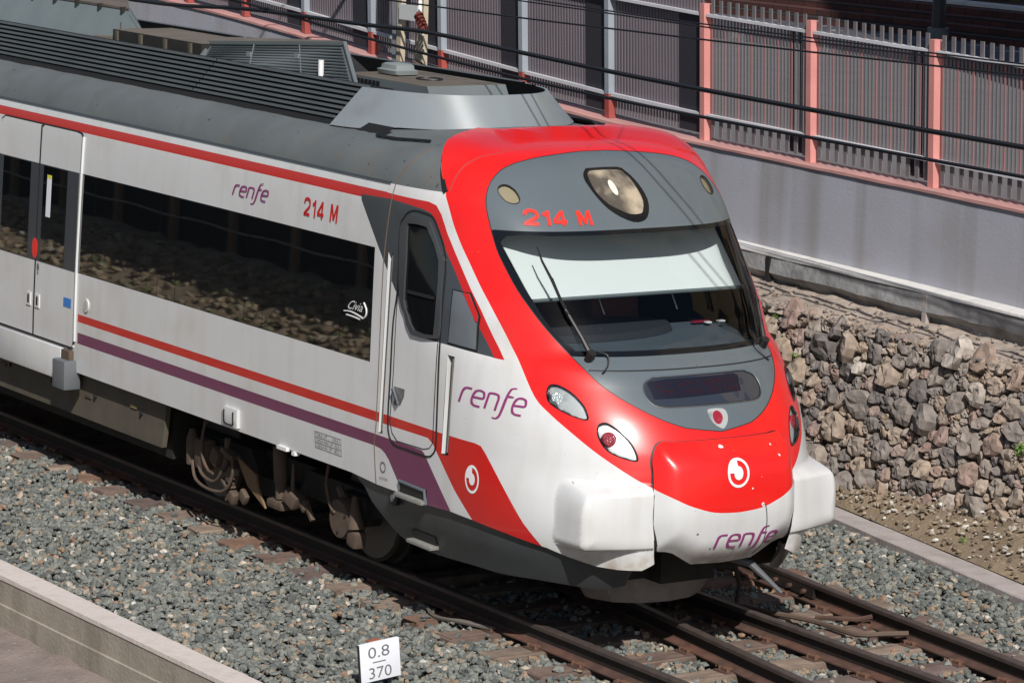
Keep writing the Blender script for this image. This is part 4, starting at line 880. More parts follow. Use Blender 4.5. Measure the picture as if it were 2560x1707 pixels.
# --- driver's door
dd = sv('door'); ddi = sv('door_in')
dk_lo = 1.80
def P2(key): return [(abs(y)-x, V) for x, y, V in T[key]]
for sd in (-1, 1):
    s_door = ribbon('cab_door', [tuple(p) for p in cat_rom(P2('door'), 3, True)], .016, BLACK, train, off=.006, side=sd, closed=True)
    ribbon('door_panel_edge', P2('door_in'), .008, BLACK, s_door, off=.003, side=sd)
    wo = [tuple(p) for p in cat_rom(P2('dwin_out'), 2, True)]; wi = [tuple(p) for p in cat_rom(P2('dwin_gl'), 2, True)]
    patch('door_window', wo, mat('door_window_frame', (.05, .053, .057), .3, coat=.3), s_door, off=.022, sides=(sd,), holes=[wi], step=.05, skirt=.026)
    patch('door_pane', wi, PANEG, s_door, off=.006, sides=(sd,), step=.1, skirt=0)
    wc = [p for p in P2('dwin_gl')]
    ribbon('pane_bar', [(wc[3][0]-.04, 2.13), (wc[8][0]+.03, 2.125)], .03, BLACK, s_door, off=.016, side=sd)
    hx = -2.185
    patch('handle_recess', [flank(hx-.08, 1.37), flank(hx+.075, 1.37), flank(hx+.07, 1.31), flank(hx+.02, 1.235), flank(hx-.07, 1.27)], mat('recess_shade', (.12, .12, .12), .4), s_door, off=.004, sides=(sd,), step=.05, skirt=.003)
    m2 = MB(); a = S3(*[np.array([v]) for v in flank(hx-.07, 1.35)], .015)[0][0]; b = S3(*[np.array([v]) for v in flank(hx+.03, 1.26)], .03)[0][0]
    m2.tube([a*np.array([1, sd, 1]), b*np.array([1, sd, 1])], [.022, .012], CHROME, 8); m2.build('door_handle', s_door)
    patch('door_lock', ellipse_sv(flank(hx-.05, 1.245), .018, .02, 14), MGREY, s_door, off=.01, sides=(sd,), step=.02, skirt=.01)
    # mirror flap
    mo_ = P2('mirror'); mi_ = P2('mirror_in')
    mf = patch('mirror_flap', mo_, BLACK, train, off=.008, sides=(sd,), step=.06, skirt=.012)[0]
    patch('flap_panel', mi_, mat('flap_grey', srgb(96, 101, 106), .3, coat=.3), mf, off=.016, sides=(sd,), step=.06, skirt=.012, bulge=.006, bw=.02)
    patch('flap_stripe', P2('mirror_red'), RED2, mf, off=.0245, sides=(sd,), step=.06, skirt=.004)
    # recessed grab rails
    for key in ('strip1', 'strip2'):
        a = P2(key); (sA, vT), (sB, _), (sC, vB), (sD, _) = a
        sT0, sT1 = max(sA, sB), min(sA, sB); sB0, sB1 = max(sC, sD), min(sC, sD)
        def pt(s_, v_, o_): return Vector((S3(np.array([s_]), np.array([v_]), o_)[0][0]*np.array([1, sd, 1])).tolist())
        D = .07
        m2 = MB()
        A0, A1, B1, B0 = pt(sT0, vT, 0), pt(sT1, vT, 0), pt(sB1, vB, 0), pt(sB0, vB, 0)
        a0, a1, b1, b0 = pt(sT0, vT, -D), pt(sT1, vT, -D), pt(sB1, vB, -D), pt(sB0, vB, -D)
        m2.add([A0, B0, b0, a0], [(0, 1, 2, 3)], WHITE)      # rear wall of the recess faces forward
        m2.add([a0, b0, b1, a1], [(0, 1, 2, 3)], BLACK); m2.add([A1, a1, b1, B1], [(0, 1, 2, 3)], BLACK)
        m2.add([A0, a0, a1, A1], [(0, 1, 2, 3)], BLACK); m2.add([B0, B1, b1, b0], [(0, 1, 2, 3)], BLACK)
        ro = m2.build('rail_recess', train)
        m2 = MB(); f = .72
        T_ = pt(sT0+(sT1-sT0)*f, vT-.02, -.012); B_ = pt(sB0+(sB1-sB0)*f, vB+.02, -.012)
        m2.tube([T_, B_], .011, CHROME, 10); m2.build('grab_rail', ro)
# join seam of the cab, gutter line under the roof shoulder
for sd in (-1, 1):
    ribbon('cab_seam', P2('seam'), .010, mat('seam_brown', srgb(110, 90, 74), .7), train, off=.003, side=sd, sm=2)
    ribbon('gutter', [flank(XREAR+.02, gb+.01), flank(-6, gb+.01), flank(-2.56, gb+.005)], .022, DKGREY, train, off=.01, side=sd)
# little fittings on the side
for sd in (-1, 1):
    h = patch('access_hatch', [tuple(p) for p in cat_rom([flank(-5.03, .60), flank(-4.77, .60), flank(-4.77, .76), flank(-5.03, .76)], 1, True)], WHITE, train, off=.03, sides=(sd,), step=.06, skirt=.034, bulge=.008, bw=.03)[0]
    r2 = ribbon('hatch_seal', [flank(-4.98, .735), flank(-4.98, .63), flank(-4.95, .618), flank(-4.85, .618), flank(-4.82, .63), flank(-4.82, .735)], .012, BLACK, h, off=.046, side=sd)
    v = patch('side_vent', ellipse_sv(flank(-7.73, 1.225), .055, .062, 16), WHITE, train, off=.012, sides=(sd,), step=.03, skirt=.014)[0]
    patch('vent_face', ellipse_sv(flank(-7.73, 1.225), .035, .045, 16), mat('vent_grey', (.4, .4, .4), .5), v, off=.0135, sides=(sd,), step=.03, skirt=.003)
    # threshold panel below the doors and the grey step box
    m2 = MB(); y = sd*1.475
    m2.box((-8.93, sd*1.475, 0.93), (1.5, .06, .30), WHITE, bev=.012); o = m2.build('door_step_panel', train)
    m2 = MB(); m2.box((-8.06, sd*1.50, .86), (.26, .17, .27), mat('box_grey', srgb(98, 102, 106), .5, var=.1), bev=.02)
    m2.box((-8.06, sd*1.49, 1.03), (.16, .05, .10), DIRTY); m2.build('step_box', train)
    # jack pad and bracket at the skirt edge
    m2 = MB(); m2.box((-4.0, sd*1.46, .885), (.16, .05, .03), LETW); m2.box((-3.82, sd*1.45, .87), (.05, .05, .03), LETW); m2.build('jacking_pad', train)
# wipers
m2 = MB()
def wpt(key, i, off, sd): 
    x, y, V = T[key][i]; p, n = S3(np.array([abs(y)-x]), np.array([V]), off); return Vector((p[0]*np.array([1, sd, 1])).tolist())
for key, sd in (('wiperL', -1), ('wiperR', 1)):
    P_ = [wpt('wiperL', i, o_, -1) for i, o_ in zip(range(7), (.03, .07, .07, .055, .05, .035, .028))]
    if sd > 0: P_ = [Vector((p.x, -p.y, p.z)) for p in P_]
    m2 = MB(); m2.cyl(P_[0]-Vector((.03, 0, .03)), P_[0]+Vector((.02, 0, .04)), .034, BLACK, 14)
    m2.tube([P_[0]+Vector((.0, 0, .02)), P_[1], P_[2]], [.022, .018, .012], BLACK, 8)
    m2.tube([P_[2]-(P_[3]-P_[2])*.4, P_[3], P_[4]], [.009, .012, .008], BLACK, 6)
    wo = m2.build('wiper', train)
    d = (P_[6]-P_[3]); a = P_[3]-d*.95; 
    bl = [S for S in (P_[6], P_[5], P_[4], P_[3])]
    # blade lies on the glass, below and above the yoke
    low = wpt('wiperL', 3, .02, -1); m3 = MB()
    pts = []
    for (s_, v_) in [(abs(T['wiperL'][6][1])-T['wiperL'][6][0], 2.57), (abs(T['wiperL'][5][1])-T['wiperL'][5][0], 2.47), (abs(T['wiperL'][4][1])-T['wiperL'][4][0], 2.34), (1.72, 2.2), (1.55, 2.03), (1.43, 1.9)]:
        p, n = S3(np.array([s_]), np.array([v_]), .022); pts.append(Vector((p[0]*np.array([1, sd, 1])).tolist()))
    m3.tube(pts, [.006, .009, .012, .012, .009, .006], BLACK, 6); m3.build('wiper_blade', wo)
    m4 = MB(); hp = [wpt('wiperL', 0, .02, sd)+Vector(q_) for q_ in ((.02, -.05*sd, .05), (.05, -.12*-sd*-1, .02), (.1, -.09*-sd*-1, -.05), (.12, .03*-sd, -.10), (.09, .14*-sd, -.06), (.03, .2*-sd, .0))]
    m4.tube([tuple(p) for p in cat_rom(hp, 5)], .006, BLACK, 6); m4.build('washer_hose', wo)
# --- cab interior
m2 = MB(); bl = [(-1.07, -.98, 2.50), (-1.07, .98, 2.50), (-1.62, 1.02, 3.02), (-1.62, -1.02, 3.02)]
m2.add(bl+[(x-.006, y, z-.003) for x, y, z in bl], [(0, 1, 2, 3), (7, 6, 5, 4), (0, 4, 5, 1), (1, 5, 6, 2), (2, 6, 7, 3), (3, 7, 4, 0)], PLWHITE)
bo = m2.build('sun_blind', train)
m2 = MB(); m2.cyl((-1.06, -.985, 2.495), (-1.06, .985, 2.495), .016, MGREY, 10); m2.build('blind_bar', bo)
DASH = mat('dashboard_blue_grey', srgb(70, 78, 86), .6, var=.08); CABD = mat('cab_dark', (.012, .014, .02), .8)
m2 = MB(); m2.prism([(-.62, 2.08), (-.85, 2.13), (-1.35, 2.2), (-1.5, 2.16), (-1.5, 1.4), (-.4, 1.4)], 1, -.85, .85, DASH)
for sd in (-1, 1): m2.prism([(-.85, 2.13), (-1.6, 2.18), (-1.6, 1.4), (-.85, 1.4)], 1, min(sd*.85, sd*1.1), max(sd*.85, sd*1.1), DASH)
db = m2.build('dashboard', train)
m2 = MB(); el = [(-1.22+.22*math.cos(t), -.3+.72*math.sin(t)) for t in np.linspace(0, 2*math.pi, 28)[:-1]]; zd = lambda x: 2.13+(-.85-x)*.14
m2.add([(x, y, zd(x)+.004) for x, y in el]+[(x-.05, y, zd(x)+.05) for x, y in el], [tuple(range(27, 54))]+[(i, (i+1) % 27, 27+(i+1) % 27, 27+i) for i in range(27)], CABD); m2.build('instrument_hood', db)
m2 = MB(); m2.box((-1.25, .72, 2.212), (.035, .16, .014), mat('red_clip', (.22, .01, .03), .4)); m2.box((-1.20, .76, 2.21), (.04, .05, .01), LETW)
m2.box((-1.22, .9, 2.21), (.04, .06, .01), LETW); m2.build('dash_items', train)
m2 = MB(); m2.box((-1.95, .35, 2.35), (.12, .46, .75), mat('seat_brown', srgb(120, 72, 54), .8), (0, -.1, 0), bev=.05); m2.box((-1.8, .35, 1.95), (.5, .48, .12), mat('seat_brown2', srgb(110, 66, 50), .8), bev=.04)
m2.box((-1.8, .35, 1.6), (.15, .15, .6), CABD); m2.build('driver_seat', train)
m2 = MB()
for yy_ in (.02, .72): m2.tube([(-1.75, yy_, 2.75), (-1.7, yy_, 2.45), (-1.62, yy_+.04, 2.25)], .012, CHROME, 8)
m2.build('cab_poles', train)
m2 = MB(); m2.box((-2.9, 0, 2.2), (.04, 2.6, 1.9), CABD); m2.box((-1.9, 0, 1.3), (2.0, 2.4, .04), CABD); m2.box((-2.45, 0, 3.15), (.9, 2.0, .03), CABD)
m2.box((-2.3, -1.22, 2.0), (1.2, .02, 1.3), CABD); m2.box((-2.3, 1.22, 2.0), (1.2, .02, 1.3), CABD); m2.build('cab_walls', train)
m2 = MB(); m2.box((-11, 0, 2.15), (15.8, 2.64, 1.9), CABD); m2.build('saloon_interior', train)
# --- valance below the paint
vl = [flank(-2.93, .575)]+sv('val_low')[1:]
vbot = [p for p in vl]; top_edge = [(a, b+.03) for a, b in bottom[1:]]
val_poly = [tuple(p) for p in cat_rom(vbot[:-1], 3)]+[vbot[-1], (bottom[-1][0]+.06, .37)]+[p for p in top_edge[::-1]][1:]
val_poly = [(max(a, .12), max(b, VMIN+.02)) for a, b in val_poly]
for sd in (-1, 1):
    vo = patch('valance', val_poly, VALG, train, off=-.028, sides=(sd,), step=.06, bump=False, skirt=.03)[0]
    st = P2('step1'); m2 = MB()
    for (xa, xb, va, vb) in ((-2.15, -1.74, .53, .645), (-2.08, -1.72, .16, .26)):
        o = patch('step_recess', [flank(xa, va), flank(xb, va), flank(xb, vb), flank(xa+.02, vb)], BLACK, vo, off=-.016 if va < .5 else .004, sides=(sd,), step=.06, bump=False, skirt=.004)[0]
        z0 = float(fz(va)); y = sd*(float(fw(va))+.01)
        m2 = MB(); m2.box(((xa+xb)/2, y, z0+.012), (xb-xa, .09, .03), mat('step_tread', srgb(150, 148, 142), .7, bump=1, bscale=160), bev=.006); m2.build('step_tread', o)
        if va > .5:
            m2 = MB(); zt = float(fz(vb)); m2.tube([(xa, y-sd*.02, z0), (xa+.01, y, zt), (xb-.02, y, zt-.01), (xb, y, z0)], .014, GREY, 8); m2.build('step_rim', o)
    m2 = MB(); c = (-2.24, sd*1.45, .80)
    m2.cyl((-2.24, sd*1.39, .80), (-2.24, sd*1.462, .80), .062, BLACK, 24); m2.cyl((-2.24, sd*1.42, .80), (-2.24, sd*1.468, .80), .03, MGREY, 14); m2.build('side_horn', vo)
# snow plough and dark box behind the valance
m2 = MB(); outline = [(-.72, -.74), (-.52, -.62), (-.40, -.35), (-.36, 0), (-.40, .35), (-.52, .62), (-.72, .74)]
n = len(outline)
vs = [(x-.18, y*.66, .19) for x, y in outline]+[(x-.12, y, .52) for x, y in outline]+[(x-.24, y*.66, .19) for x, y in outline]+[(x-.18, y, .52) for x, y in outline]
fs = [(i, i+1, n+i+1, n+i) for i in range(n-1)]+[(2*n+i+1, 2*n+i, 3*n+i, 3*n+i+1) for i in range(n-1)]+[(i+1, i, 2*n+i, 2*n+i+1) for i in range(n-1)]+[(0, n, 3*n, 2*n), (n-1, 3*n-1, 4*n-1, 2*n-1)[::-1]]
m2.add(vs, fs, PLOWM); m2.build('snow_plough', train)
m2 = MB(); m2.box((-1.0, 0, .72), (1.1, 1.9, .6), UNDER); m2.box((-.55, 0, .55), (.5, .5, .3), UNDER); m2.build('coupler_housing', train)
m2 = MB(); m2.prism([(-.17, .76), (.03, .72), (.16, .40), (.13, .385), (-.02, .55), (-.16, .62)], 0, .0, .03, MGREY)
m2 = MB(); m2.tube([(-.1, .22, .60), (.02, .36, .56), (.20, .52, .36)], [.026, .03, .016], mat('lever_grey', srgb(84, 86, 88), .6), 8); m2.build('coupling_lever', train)
m2 = MB(); m2.tube([(-.55, .62, .45), (-.52, .66, .25), (-.6, .7, .10)], .018, BLACK, 6); m2.build('hanging_cable', train)
# bogie, wheels and hanging gear
def bogie(cx):
    b = MB()
    for sd in (-1, 1):
        b.prism([(cx-1.75, .45), (cx-1.6, .62), (cx-.5, .62), (cx-.35, .42), (cx+.35, .42), (cx+.5, .62), (cx+1.6, .62), (cx+1.75, .45), (cx+1.4, .38), (cx+.5, .40), (cx+.3, .26), (cx-.3, .26), (cx-.5, .40), (cx-1.4, .38)], 1, sd*1.02-.06, sd*1.02+.06, UNDER)
        for q in (-1.35, 1.35): b.box((cx+q, sd*1.06, .46), (.34, .2, .26), UNDER, bev=.03)
    b.box((cx, 0, .5), (1.1, 1.9, .22), UNDER)
    bo = b.build('bogie', train)
    for q in (-1.35, 1.35):
        for sd in (-1, 1):
            k = MB(); k.tube([(cx+q, sd*.80, .45), (cx+q, sd*.805, .45), (cx+q, sd*.835, .45), (cx+q, sd*.84, .45), (cx+q, sd*.93, .45)], [.47, .475, .475, .445, .44], UNDER, 40)
            k.cyl((cx+q, sd*.93, .45), (cx+q, sd*.95, .45), .41, mat('wheel_rim', (.10, .09, .08), .6), 40); k.build('wheel', bo)
    return bo
bg = bogie(-4.75)
D_ = DIRTY
m2 = MB(); m2.cyl((-4.46, -1.24, .80), (-4.43, -1.24, .50), .062, D_, 14); m2.cyl((-4.43, -1.24, .50), (-4.42, -1.24, .36), .052, D_, 14); m2.cyl((-4.47, -1.24, .90), (-4.46, -1.24, .80), .04, CHROME, 10)
m2.box((-4.47, -1.25, .90), (.12, .1, .06), LETW, (0, .1, 0)); m2.box((-4.44, -1.24, .31), (.26, .14, .08), D_, bev=.03); m2.build('yaw_damper', bg)
m2 = MB(); m2.tube([(-4.21, -1.25, .70), (-4.21, -1.25, .46)], [.012, .02], D_, 8); m2.box((-4.21, -1.24, .40), (.16, .12, .12), D_, (0, .5, .2), bev=.02); m2.box((-4.12, -1.2, .36), (.14, .06, .05), D_, (0, .7, 0), bev=.01); m2.box((-4.02, -1.2, .33), (.2, .04, .03), D_, (0, .8, 0)); m2.build('levelling_rod', bg)
m2 = MB(); m2.cyl((-3.42, -1.10, .40), (-3.42, -1.25, .38), .165, D_, 28); m2.cyl((-3.42, -1.25, .38), (-3.42, -1.262, .38), .15, D_, 28)
for k in range(3): a = k*2.1+.4; m2.cyl((-3.42+.11*math.cos(a), -1.26, .38+.11*math.sin(a)), (-3.42+.11*math.cos(a), -1.27, .38+.11*math.sin(a)), .012, BLACK, 8)
m2.build('axle_box', bg)
m2 = MB(); m2.tube([(-3.24, -1.22, .60), (-3.20, -1.22, .34)], [.02, .075], D_, 14); m2.box((-3.2, -1.22, .26), (.14, .12, .14), D_, (0, .2, 0), bev=.03); m2.tube([(-3.42, -1.22, .56), (-3.52, -1.2, .62)], .035, D_, 8); m2.build('vertical_damper', bg)
m2 = MB()
hsn = 0
for hs in ([(-3.52, -1.25, .87), (-3.6, -1.25, .83), (-3.62, -1.27, .65), (-3.55, -1.27, .48), (-3.48, -1.26, .42)], [(-5.66, -1.26, .90), (-5.76, -1.28, .72), (-5.78, -1.28, .50), (-5.70, -1.27, .38), (-5.6, -1.27, .36)], [(-6.02, -1.25, .40), (-5.9, -1.28, .26), (-5.6, -1.3, .22), (-5.35, -1.28, .26), (-5.24, -1.27, .42), (-5.26, -1.27, .58)], [(-5.98, -1.24, .46), (-5.8, -1.27, .32), (-5.55, -1.28, .30), (-5.42, -1.27, .42)]):
    m2 = MB(); m2.tube([tuple(p) for p in cat_rom(hs, 5)], .014, D_, 7); m2.build('brake_hose', bg)
m2 = MB(); m2.tube([(-6.12, -1.2, .66), (-6.10, -1.2, .55), (-6.1, -1.2, .35)], [.03, .07, .06], D_, 10); m2.box((-5.88, -1.2, .48), (.2, .14, .28), D_, bev=.05); m2.box((-5.62, -1.2, .50), (.14, .12, .16), D_, (0, .4, 0), bev=.03)
m2.tube([(-5.42, -1.22, .70), (-5.45, -1.22, .48), (-5.5, -1.22, .40)], .028, D_, 8); m2.box((-5.38, -1.22, .57), (.2, .1, .05), D_, (0, .3, 0), bev=.015)
m2.add([(-5.30, -1.2, .56), (-4.95, -1.2, .46), (-4.92, -1.2, .36), (-4.78, -1.2, .20), (-5.1, -1.2, .34), (-5.30, -1.18, .56), (-4.95, -1.18, .46), (-4.92, -1.18, .36), (-4.78, -1.18, .20), (-5.1, -1.18, .34)], [(0, 1, 2, 3, 4), (9, 8, 7, 6, 5), (0, 5, 6, 1), (1, 6, 7, 2), (2, 7, 8, 3), (3, 8, 9, 4), (4, 9, 5, 0)], mat('leather_brown', srgb(120, 96, 70), .8))
for k in range(7): m2.box((-5.42+rr.uniform(-.1, .14), -1.22, .36-.03*k), (rr.uniform(.05, .13), .06, .03), D_, (0, rr.uniform(-.6, .6), 0), bev=.008)
m2.box((-5.3, -1.22, .2), (.1, .08, .1), D_, (0, .4, 0), bev=.02); m2.box((-5.12, -1.22, .24), (.12, .05, .1), D_, (0, .6, 0), bev=.02); m2.build('brake_gear', bg)
# underfloor boxes
m2 = MB()
for sd in (-1, 1):
    m2.prism([(XREAR, .93), (-6.27, .93), (-6.28, .86), (-6.32, .62), (-6.36, .46), (XREAR, .46)], 1, sd*1.38 if sd < 0 else 1.33, sd*1.33 if sd < 0 else 1.38, DUSTG)
m2.box((-10.2, 0, .62), (7.6, 2.5, .56), UNDER); m2.box((-10.2, 0, .40), (7.2, 2.2, .14), UNDER)
for q in range(6):
    m2.box((-6.9-.62*q*1.5, -1.385, .74-.06*(q % 2)), (.12, .012, .03), mat('handle_tan', srgb(140, 122, 80), .6) if q == 0 else DIRTY)
    m2.cyl((-6.75-.93*q, -1.38, .70), (-6.75-.93*q, -1.40, .70), .02, BLACK, 8)
ub = m2.build('underfloor_box', train)
m2 = MB(); m2.box((-3.7, 0, .98), (5.0, 2.5, .2), UNDER); m2.box((-1.9, 0, 1.1), (1.6, 2.0, .4), UNDER); m2.build('floor_frame', train)

# --- roof
RIB = mat('rib_grey', srgb(80, 85, 87), .55, var=.12, vscale=3); RIBD = mat('rib_dark', (.004, .004, .004), .8)
for sd in (-1, 1):
    m2 = MB(); y0, z0, y1, z1 = 1.0, 3.575, .735, 3.865
    ang = math.atan2(z1-z0, -(y1-y0))
    m2.add([(XREAR, sd*(y0-.035), z0), (-3.62, sd*(y0-.035), z0), (-3.66, sd*(y1-.05), z1-.01), (XREAR, sd*(y1-.035), z1)], [(0, 1, 2, 3)], RIBD)
    nr = 8
    for k in range(nr):
        t = (k+.3)/nr; yy_, zz_ = y0+(y1-y0)*t, z0+(z1-z0)*t; xe = -3.92
        for xa, xb in ((XREAR, -6.615), (-6.60, xe)):
            m2.add([(xa, sd*(yy_), zz_), (xb, sd*(yy_), zz_), (xb, sd*(yy_-.006), zz_+.022), (xa, sd*(yy_-.006), zz_+.022), (xa, sd*(yy_-.04), zz_+.016), (xb, sd*(yy_-.04), zz_+.016)], [(0, 1, 2, 3), (3, 2, 5, 4), (0, 4, 5, 1)], RIB)
    m2.add([(XREAR, sd*(y0+.05), z0-.06), (-3.2, sd*(y0+.05), z0-.06), (-3.2, sd*(y0-.05), z0+.02), (XREAR, sd*(y0-.05), z0+.02)], [(0, 1, 2, 3)], RIBD)
    m2.build('roof_louvre', train)
# front roof fairing, U-shaped in plan
topc = [(-5.2, .74), (-4.1, .74), (-3.8, .75), (-3.6, .71), (-3.4, .64), (-3.2, .5), (-3.07, .3), (-3.03, 0)]
botc = [(-4.6, 1.03), (-3.92, 1.02), (-3.68, 1.02), (-3.36, .88), (-3.13, .70), (-2.99, .48), (-2.92, .24), (-2.90, 0)]
topc = topc[1:]; botc = botc[1:]; topc[0] = (-3.98, .80); botc[0] = (-4.05, 1.06); 
tc_ = [tuple(p) for p in cat_rom(topc, 5)]; bc_ = [tuple(p) for p in cat_rom(botc, 5)]
tc_ = tc_+[(x, -y) for x, y in tc_[::-1][1:]]; bc_ = bc_+[(x, -y) for x, y in bc_[::-1][1:]]
m2 = MB(); n = len(tc_)
def zt(x): return 3.845
zb_ = [3.50-.0*abs(y) for x, y in bc_]
vs = [(x, y, 3.58-.2*max(0, abs(y)-.85)) for x, y in bc_]+[(x, y, zt(x)) for x, y in tc_]
m2.add(vs, [(i, i+1, n+i+1, n+i) for i in range(n-1)], LGREY, True)
vs2 = [(x-.02, y*.97, z) for x, y, z in vs]
m2.add(vs2, [(i+1, i, n+i, n+i+1) for i in range(n-1)], RIBD, True)
m2.add([vs[n+i] for i in range(n)]+[vs2[n+i] for i in range(n)], [(i, i+1, n+i+1, n+i) for i in range(n-1)], LGREY)
m2.build('roof_fairing', train)
bb_ = [(x, y) for x, y in bc_ if x > -4.1]; nb_ = len(bb_); m2 = MB()
kq = lambda x: float(sst(-4.05, -3.4, np.array(x)))
m2.add([(x-.01, y*.985, 3.42) for x, y in bb_]+[(x-.01, y*.985, 3.595-.2*max(0, abs(y)-.85)) for x, y in bb_], [(i, i+1, nb_+i+1, nb_+i) for i in range(nb_-1)], RIBD); m2.build('fairing_base', train)
# driver's air conditioning unit behind the fairing
m2 = MB()
m2.hexa([(-4.75, -.42, 3.64), (-3.45, -.42, 3.64), (-3.2, -.2, 3.64), (-4.75, .45, 3.64), (-4.75, -.42, 3.90), (-3.75, -.42, 3.88), (-3.45, .2, 3.88), (-4.75, .45, 3.90)], MGREY)
def abox(x0, x1, y0, y1, z0, z1, side_m, top_m, slope=0.):
    P_ = [(x0, y0, z0), (x1, y0, z0), (x1, y1, z0), (x0, y1, z0), (x0, y0, z1), (x1-slope, y0, z1), (x1-slope, y1, z1), (x0, y1, z1)]
    m2.add(P_, [(0, 1, 5, 4), (1, 2, 6, 5), (2, 3, 7, 6), (3, 0, 4, 7)], side_m); m2.add(P_, [(4, 5, 6, 7)], top_m)
m2 = MB(); abox(-4.95, -3.42, -.42, .34, 3.62, 3.875, MGREY, RUSTY, .16)
ac = m2.build('cab_air_unit', train)
m2 = MB()
for i in range(9):
    for j in range(2): m2.box((-4.88+i*.065, -.423, 3.835-j*.05), (.045, .01, .034), BLACK)
m2.build('air_vent', ac)
m2 = MB(); m2.box((-4.62, -.08, 3.925), (.34, .24, .10), mat('dome_grey', srgb(126, 134, 134), .45), bev=.045, taper=.8); m2.build('antenna_dome', ac)
m2 = MB(); m2.tube([(-4.15+.13*math.cos(a), -.05+.10*math.sin(a), 3.88) for a in np.linspace(0, 2*math.pi, 25)], .008, BLACK, 5, False); m2.build('lifting_ring', ac)
# second roof unit: sloping side grille, brown top
m2 = MB(); FL, FR, BR, BL = (-7.4, -.40, 3.93), (-4.95, -.40, 4.115), (-5.9, .05, 4.05), (-8.3, .05, 3.9)
fl, fr_, br, bl2 = (-7.2, -.72, 3.6), (-4.12, -.72, 3.72), (-5.2, .3, 3.6), (-8.3, .3, 3.6)
m2.add([fl, fr_, br, bl2, FL, FR, BR, BL], [(0, 1, 5, 4), (3, 0, 4, 7)], MGREY); m2.add([fl, fr_, br, bl2, FL, FR, BR, BL], [(1, 2, 6, 5), (2, 3, 7, 6), (0, 3, 2, 1)], UNDER)
un = m2.build('roof_air_unit', train)
m2 = MB(); m2.hexa([FL, FR, BR, BL]+[(x, y, z+.015) for x, y, z in (FL, FR, BR, BL)], RUSTY); m2.build('unit_top', un)
GRL = mat('grille_grey', srgb(72, 79, 78), .6, var=.1); m2 = MB(); vF = [Vector(q) for q in (fl, fr_, FR, FL)]
gp = lambda u, t: (vF[0]*(1-u)+vF[1]*u)*(1-t)+(vF[3]*(1-u)+vF[2]*u)*t+Vector((0, -.012, .006))
for k in range(17):
    t = .04+.92*k/16; m2.tube([gp(.03, t), gp(.97, t)], .0065, GRL, 4)
for (u0, t0, u1, t1) in ((0, 0, 0, 1), (1, 0, 1, 1), (0, 1, 1, 1), (.35, 0, .35, 1), (.68, 0, .68, 1)): m2.tube([gp(u0, t0), gp(u1, t1)], .022 if u0 in (0, 1) or t0 == 1 else .008, MGREY, 4)
for u in (.33, .66): p = gp(u, .72); m2.box(p, (.07, .02, .05), LGREY)
m2.build('side_grille', un)
m2 = MB(); abox(-9.15, -7.35, -.52, .1, 3.62, 3.93, UNDER, RUSTY)
for k in range(4): m2.box((-9.05+.5*k, -.53, 3.80), (.05, .02, .24), DUSTG)
m2.box((-9.1, -.45, 3.96), (.03, .03, .07), MGREY); m2.box((-7.5, .0, 3.95), (.03, .03, .06), MGREY); m2.tube([(-9.6, -.48, 3.80), (-9.2, -.48, 3.82)], .04, RUSTY, 8); m2.build('resistor_box', train)
m2 = MB(); m2.cyl((-4.98, -.62, 3.84), (-4.98, -.62, 3.98), .025, LETW, 12); m2.build('white_aerial', train)
# long pod at the back
m2 = MB(); m2.hexa([(XREAR, -.55, 3.64), (-8.85, -.55, 3.64), (-9.9, .3, 3.64), (XREAR, .3, 3.64), (XREAR, -.32, 4.10), (-9.2, -.32, 4.10), (-10.3, .2, 4.10), (XREAR, .2, 4.10)], mat('pod_grey', srgb(112, 121, 122), .5, var=.06)); po = m2.build('roof_pod', train)
m2 = MB(); q4 = [(XREAR, -.33, 4.10), (-9.2, -.33, 4.10), (-10.3, .21, 4.10), (XREAR, .21, 4.10)]; m2.hexa(q4+[(x, y, z+.02) for x, y, z in q4], RUSTY)
for k in range(8): m2.box((-9.3-.5*k, -.34, 4.1), (.03, .05, .05), UNDER)
m2.build('pod_top', po)
# thin rail on the shoulder
m2 = MB(); m2.tube([S3(np.array([p[0]]), np.array([p[1]]), .02)[0][0]*np.array([1, -1, 1]) for p in ((4.32, 3.33), (4.0, 3.34), (3.55, 3.40))], .012, BLACK, 5); m2.build('roof_trim', train)
# ------------------------------------------------------------------ ground and track
def kindstruct(o): o['kind'] = 'structure'; return o
BALB = mat('ballast_base', srgb(62, 60, 56), .95, var=.4, vscale=14, bump=1, bscale=40)
DIRT = mat('dirt', srgb(128, 112, 92), .95, var=.25, vscale=2.2, bump=1, bscale=18, dirt=srgb(98, 84, 66), dscale=3, damt=.7, speck=(srgb(170, 160, 146), 26, .68))
DIRT2 = mat('dirt_dark', srgb(128, 116, 110), .95, var=.2, vscale=3, bump=.8, bscale=25, dirt=srgb(104, 92, 82), damt=.7, speck=(srgb(150, 140, 128), 20, .66))
CONC = mat('concrete_wall', srgb(162, 163, 172), .85, var=.05, vscale=1.6, streak=(srgb(134, 131, 130), (2.6, 2.6, .10), .7), bump=.12, bscale=30, dirt=srgb(150, 145, 140), dscale=1.2, damt=.4)
CONK = mat('concrete_kerb', srgb(164, 155, 151), .85, var=.12, vscale=5, bump=.3, bscale=30, dirt=srgb(140, 130, 124), dscale=4, damt=.5)
CONF = mat('concrete_face', srgb(152, 144, 132), .85, var=.12, vscale=3, bump=.3, bscale=30, streak=(srgb(112, 104, 92), (3, 3, .6), .8))
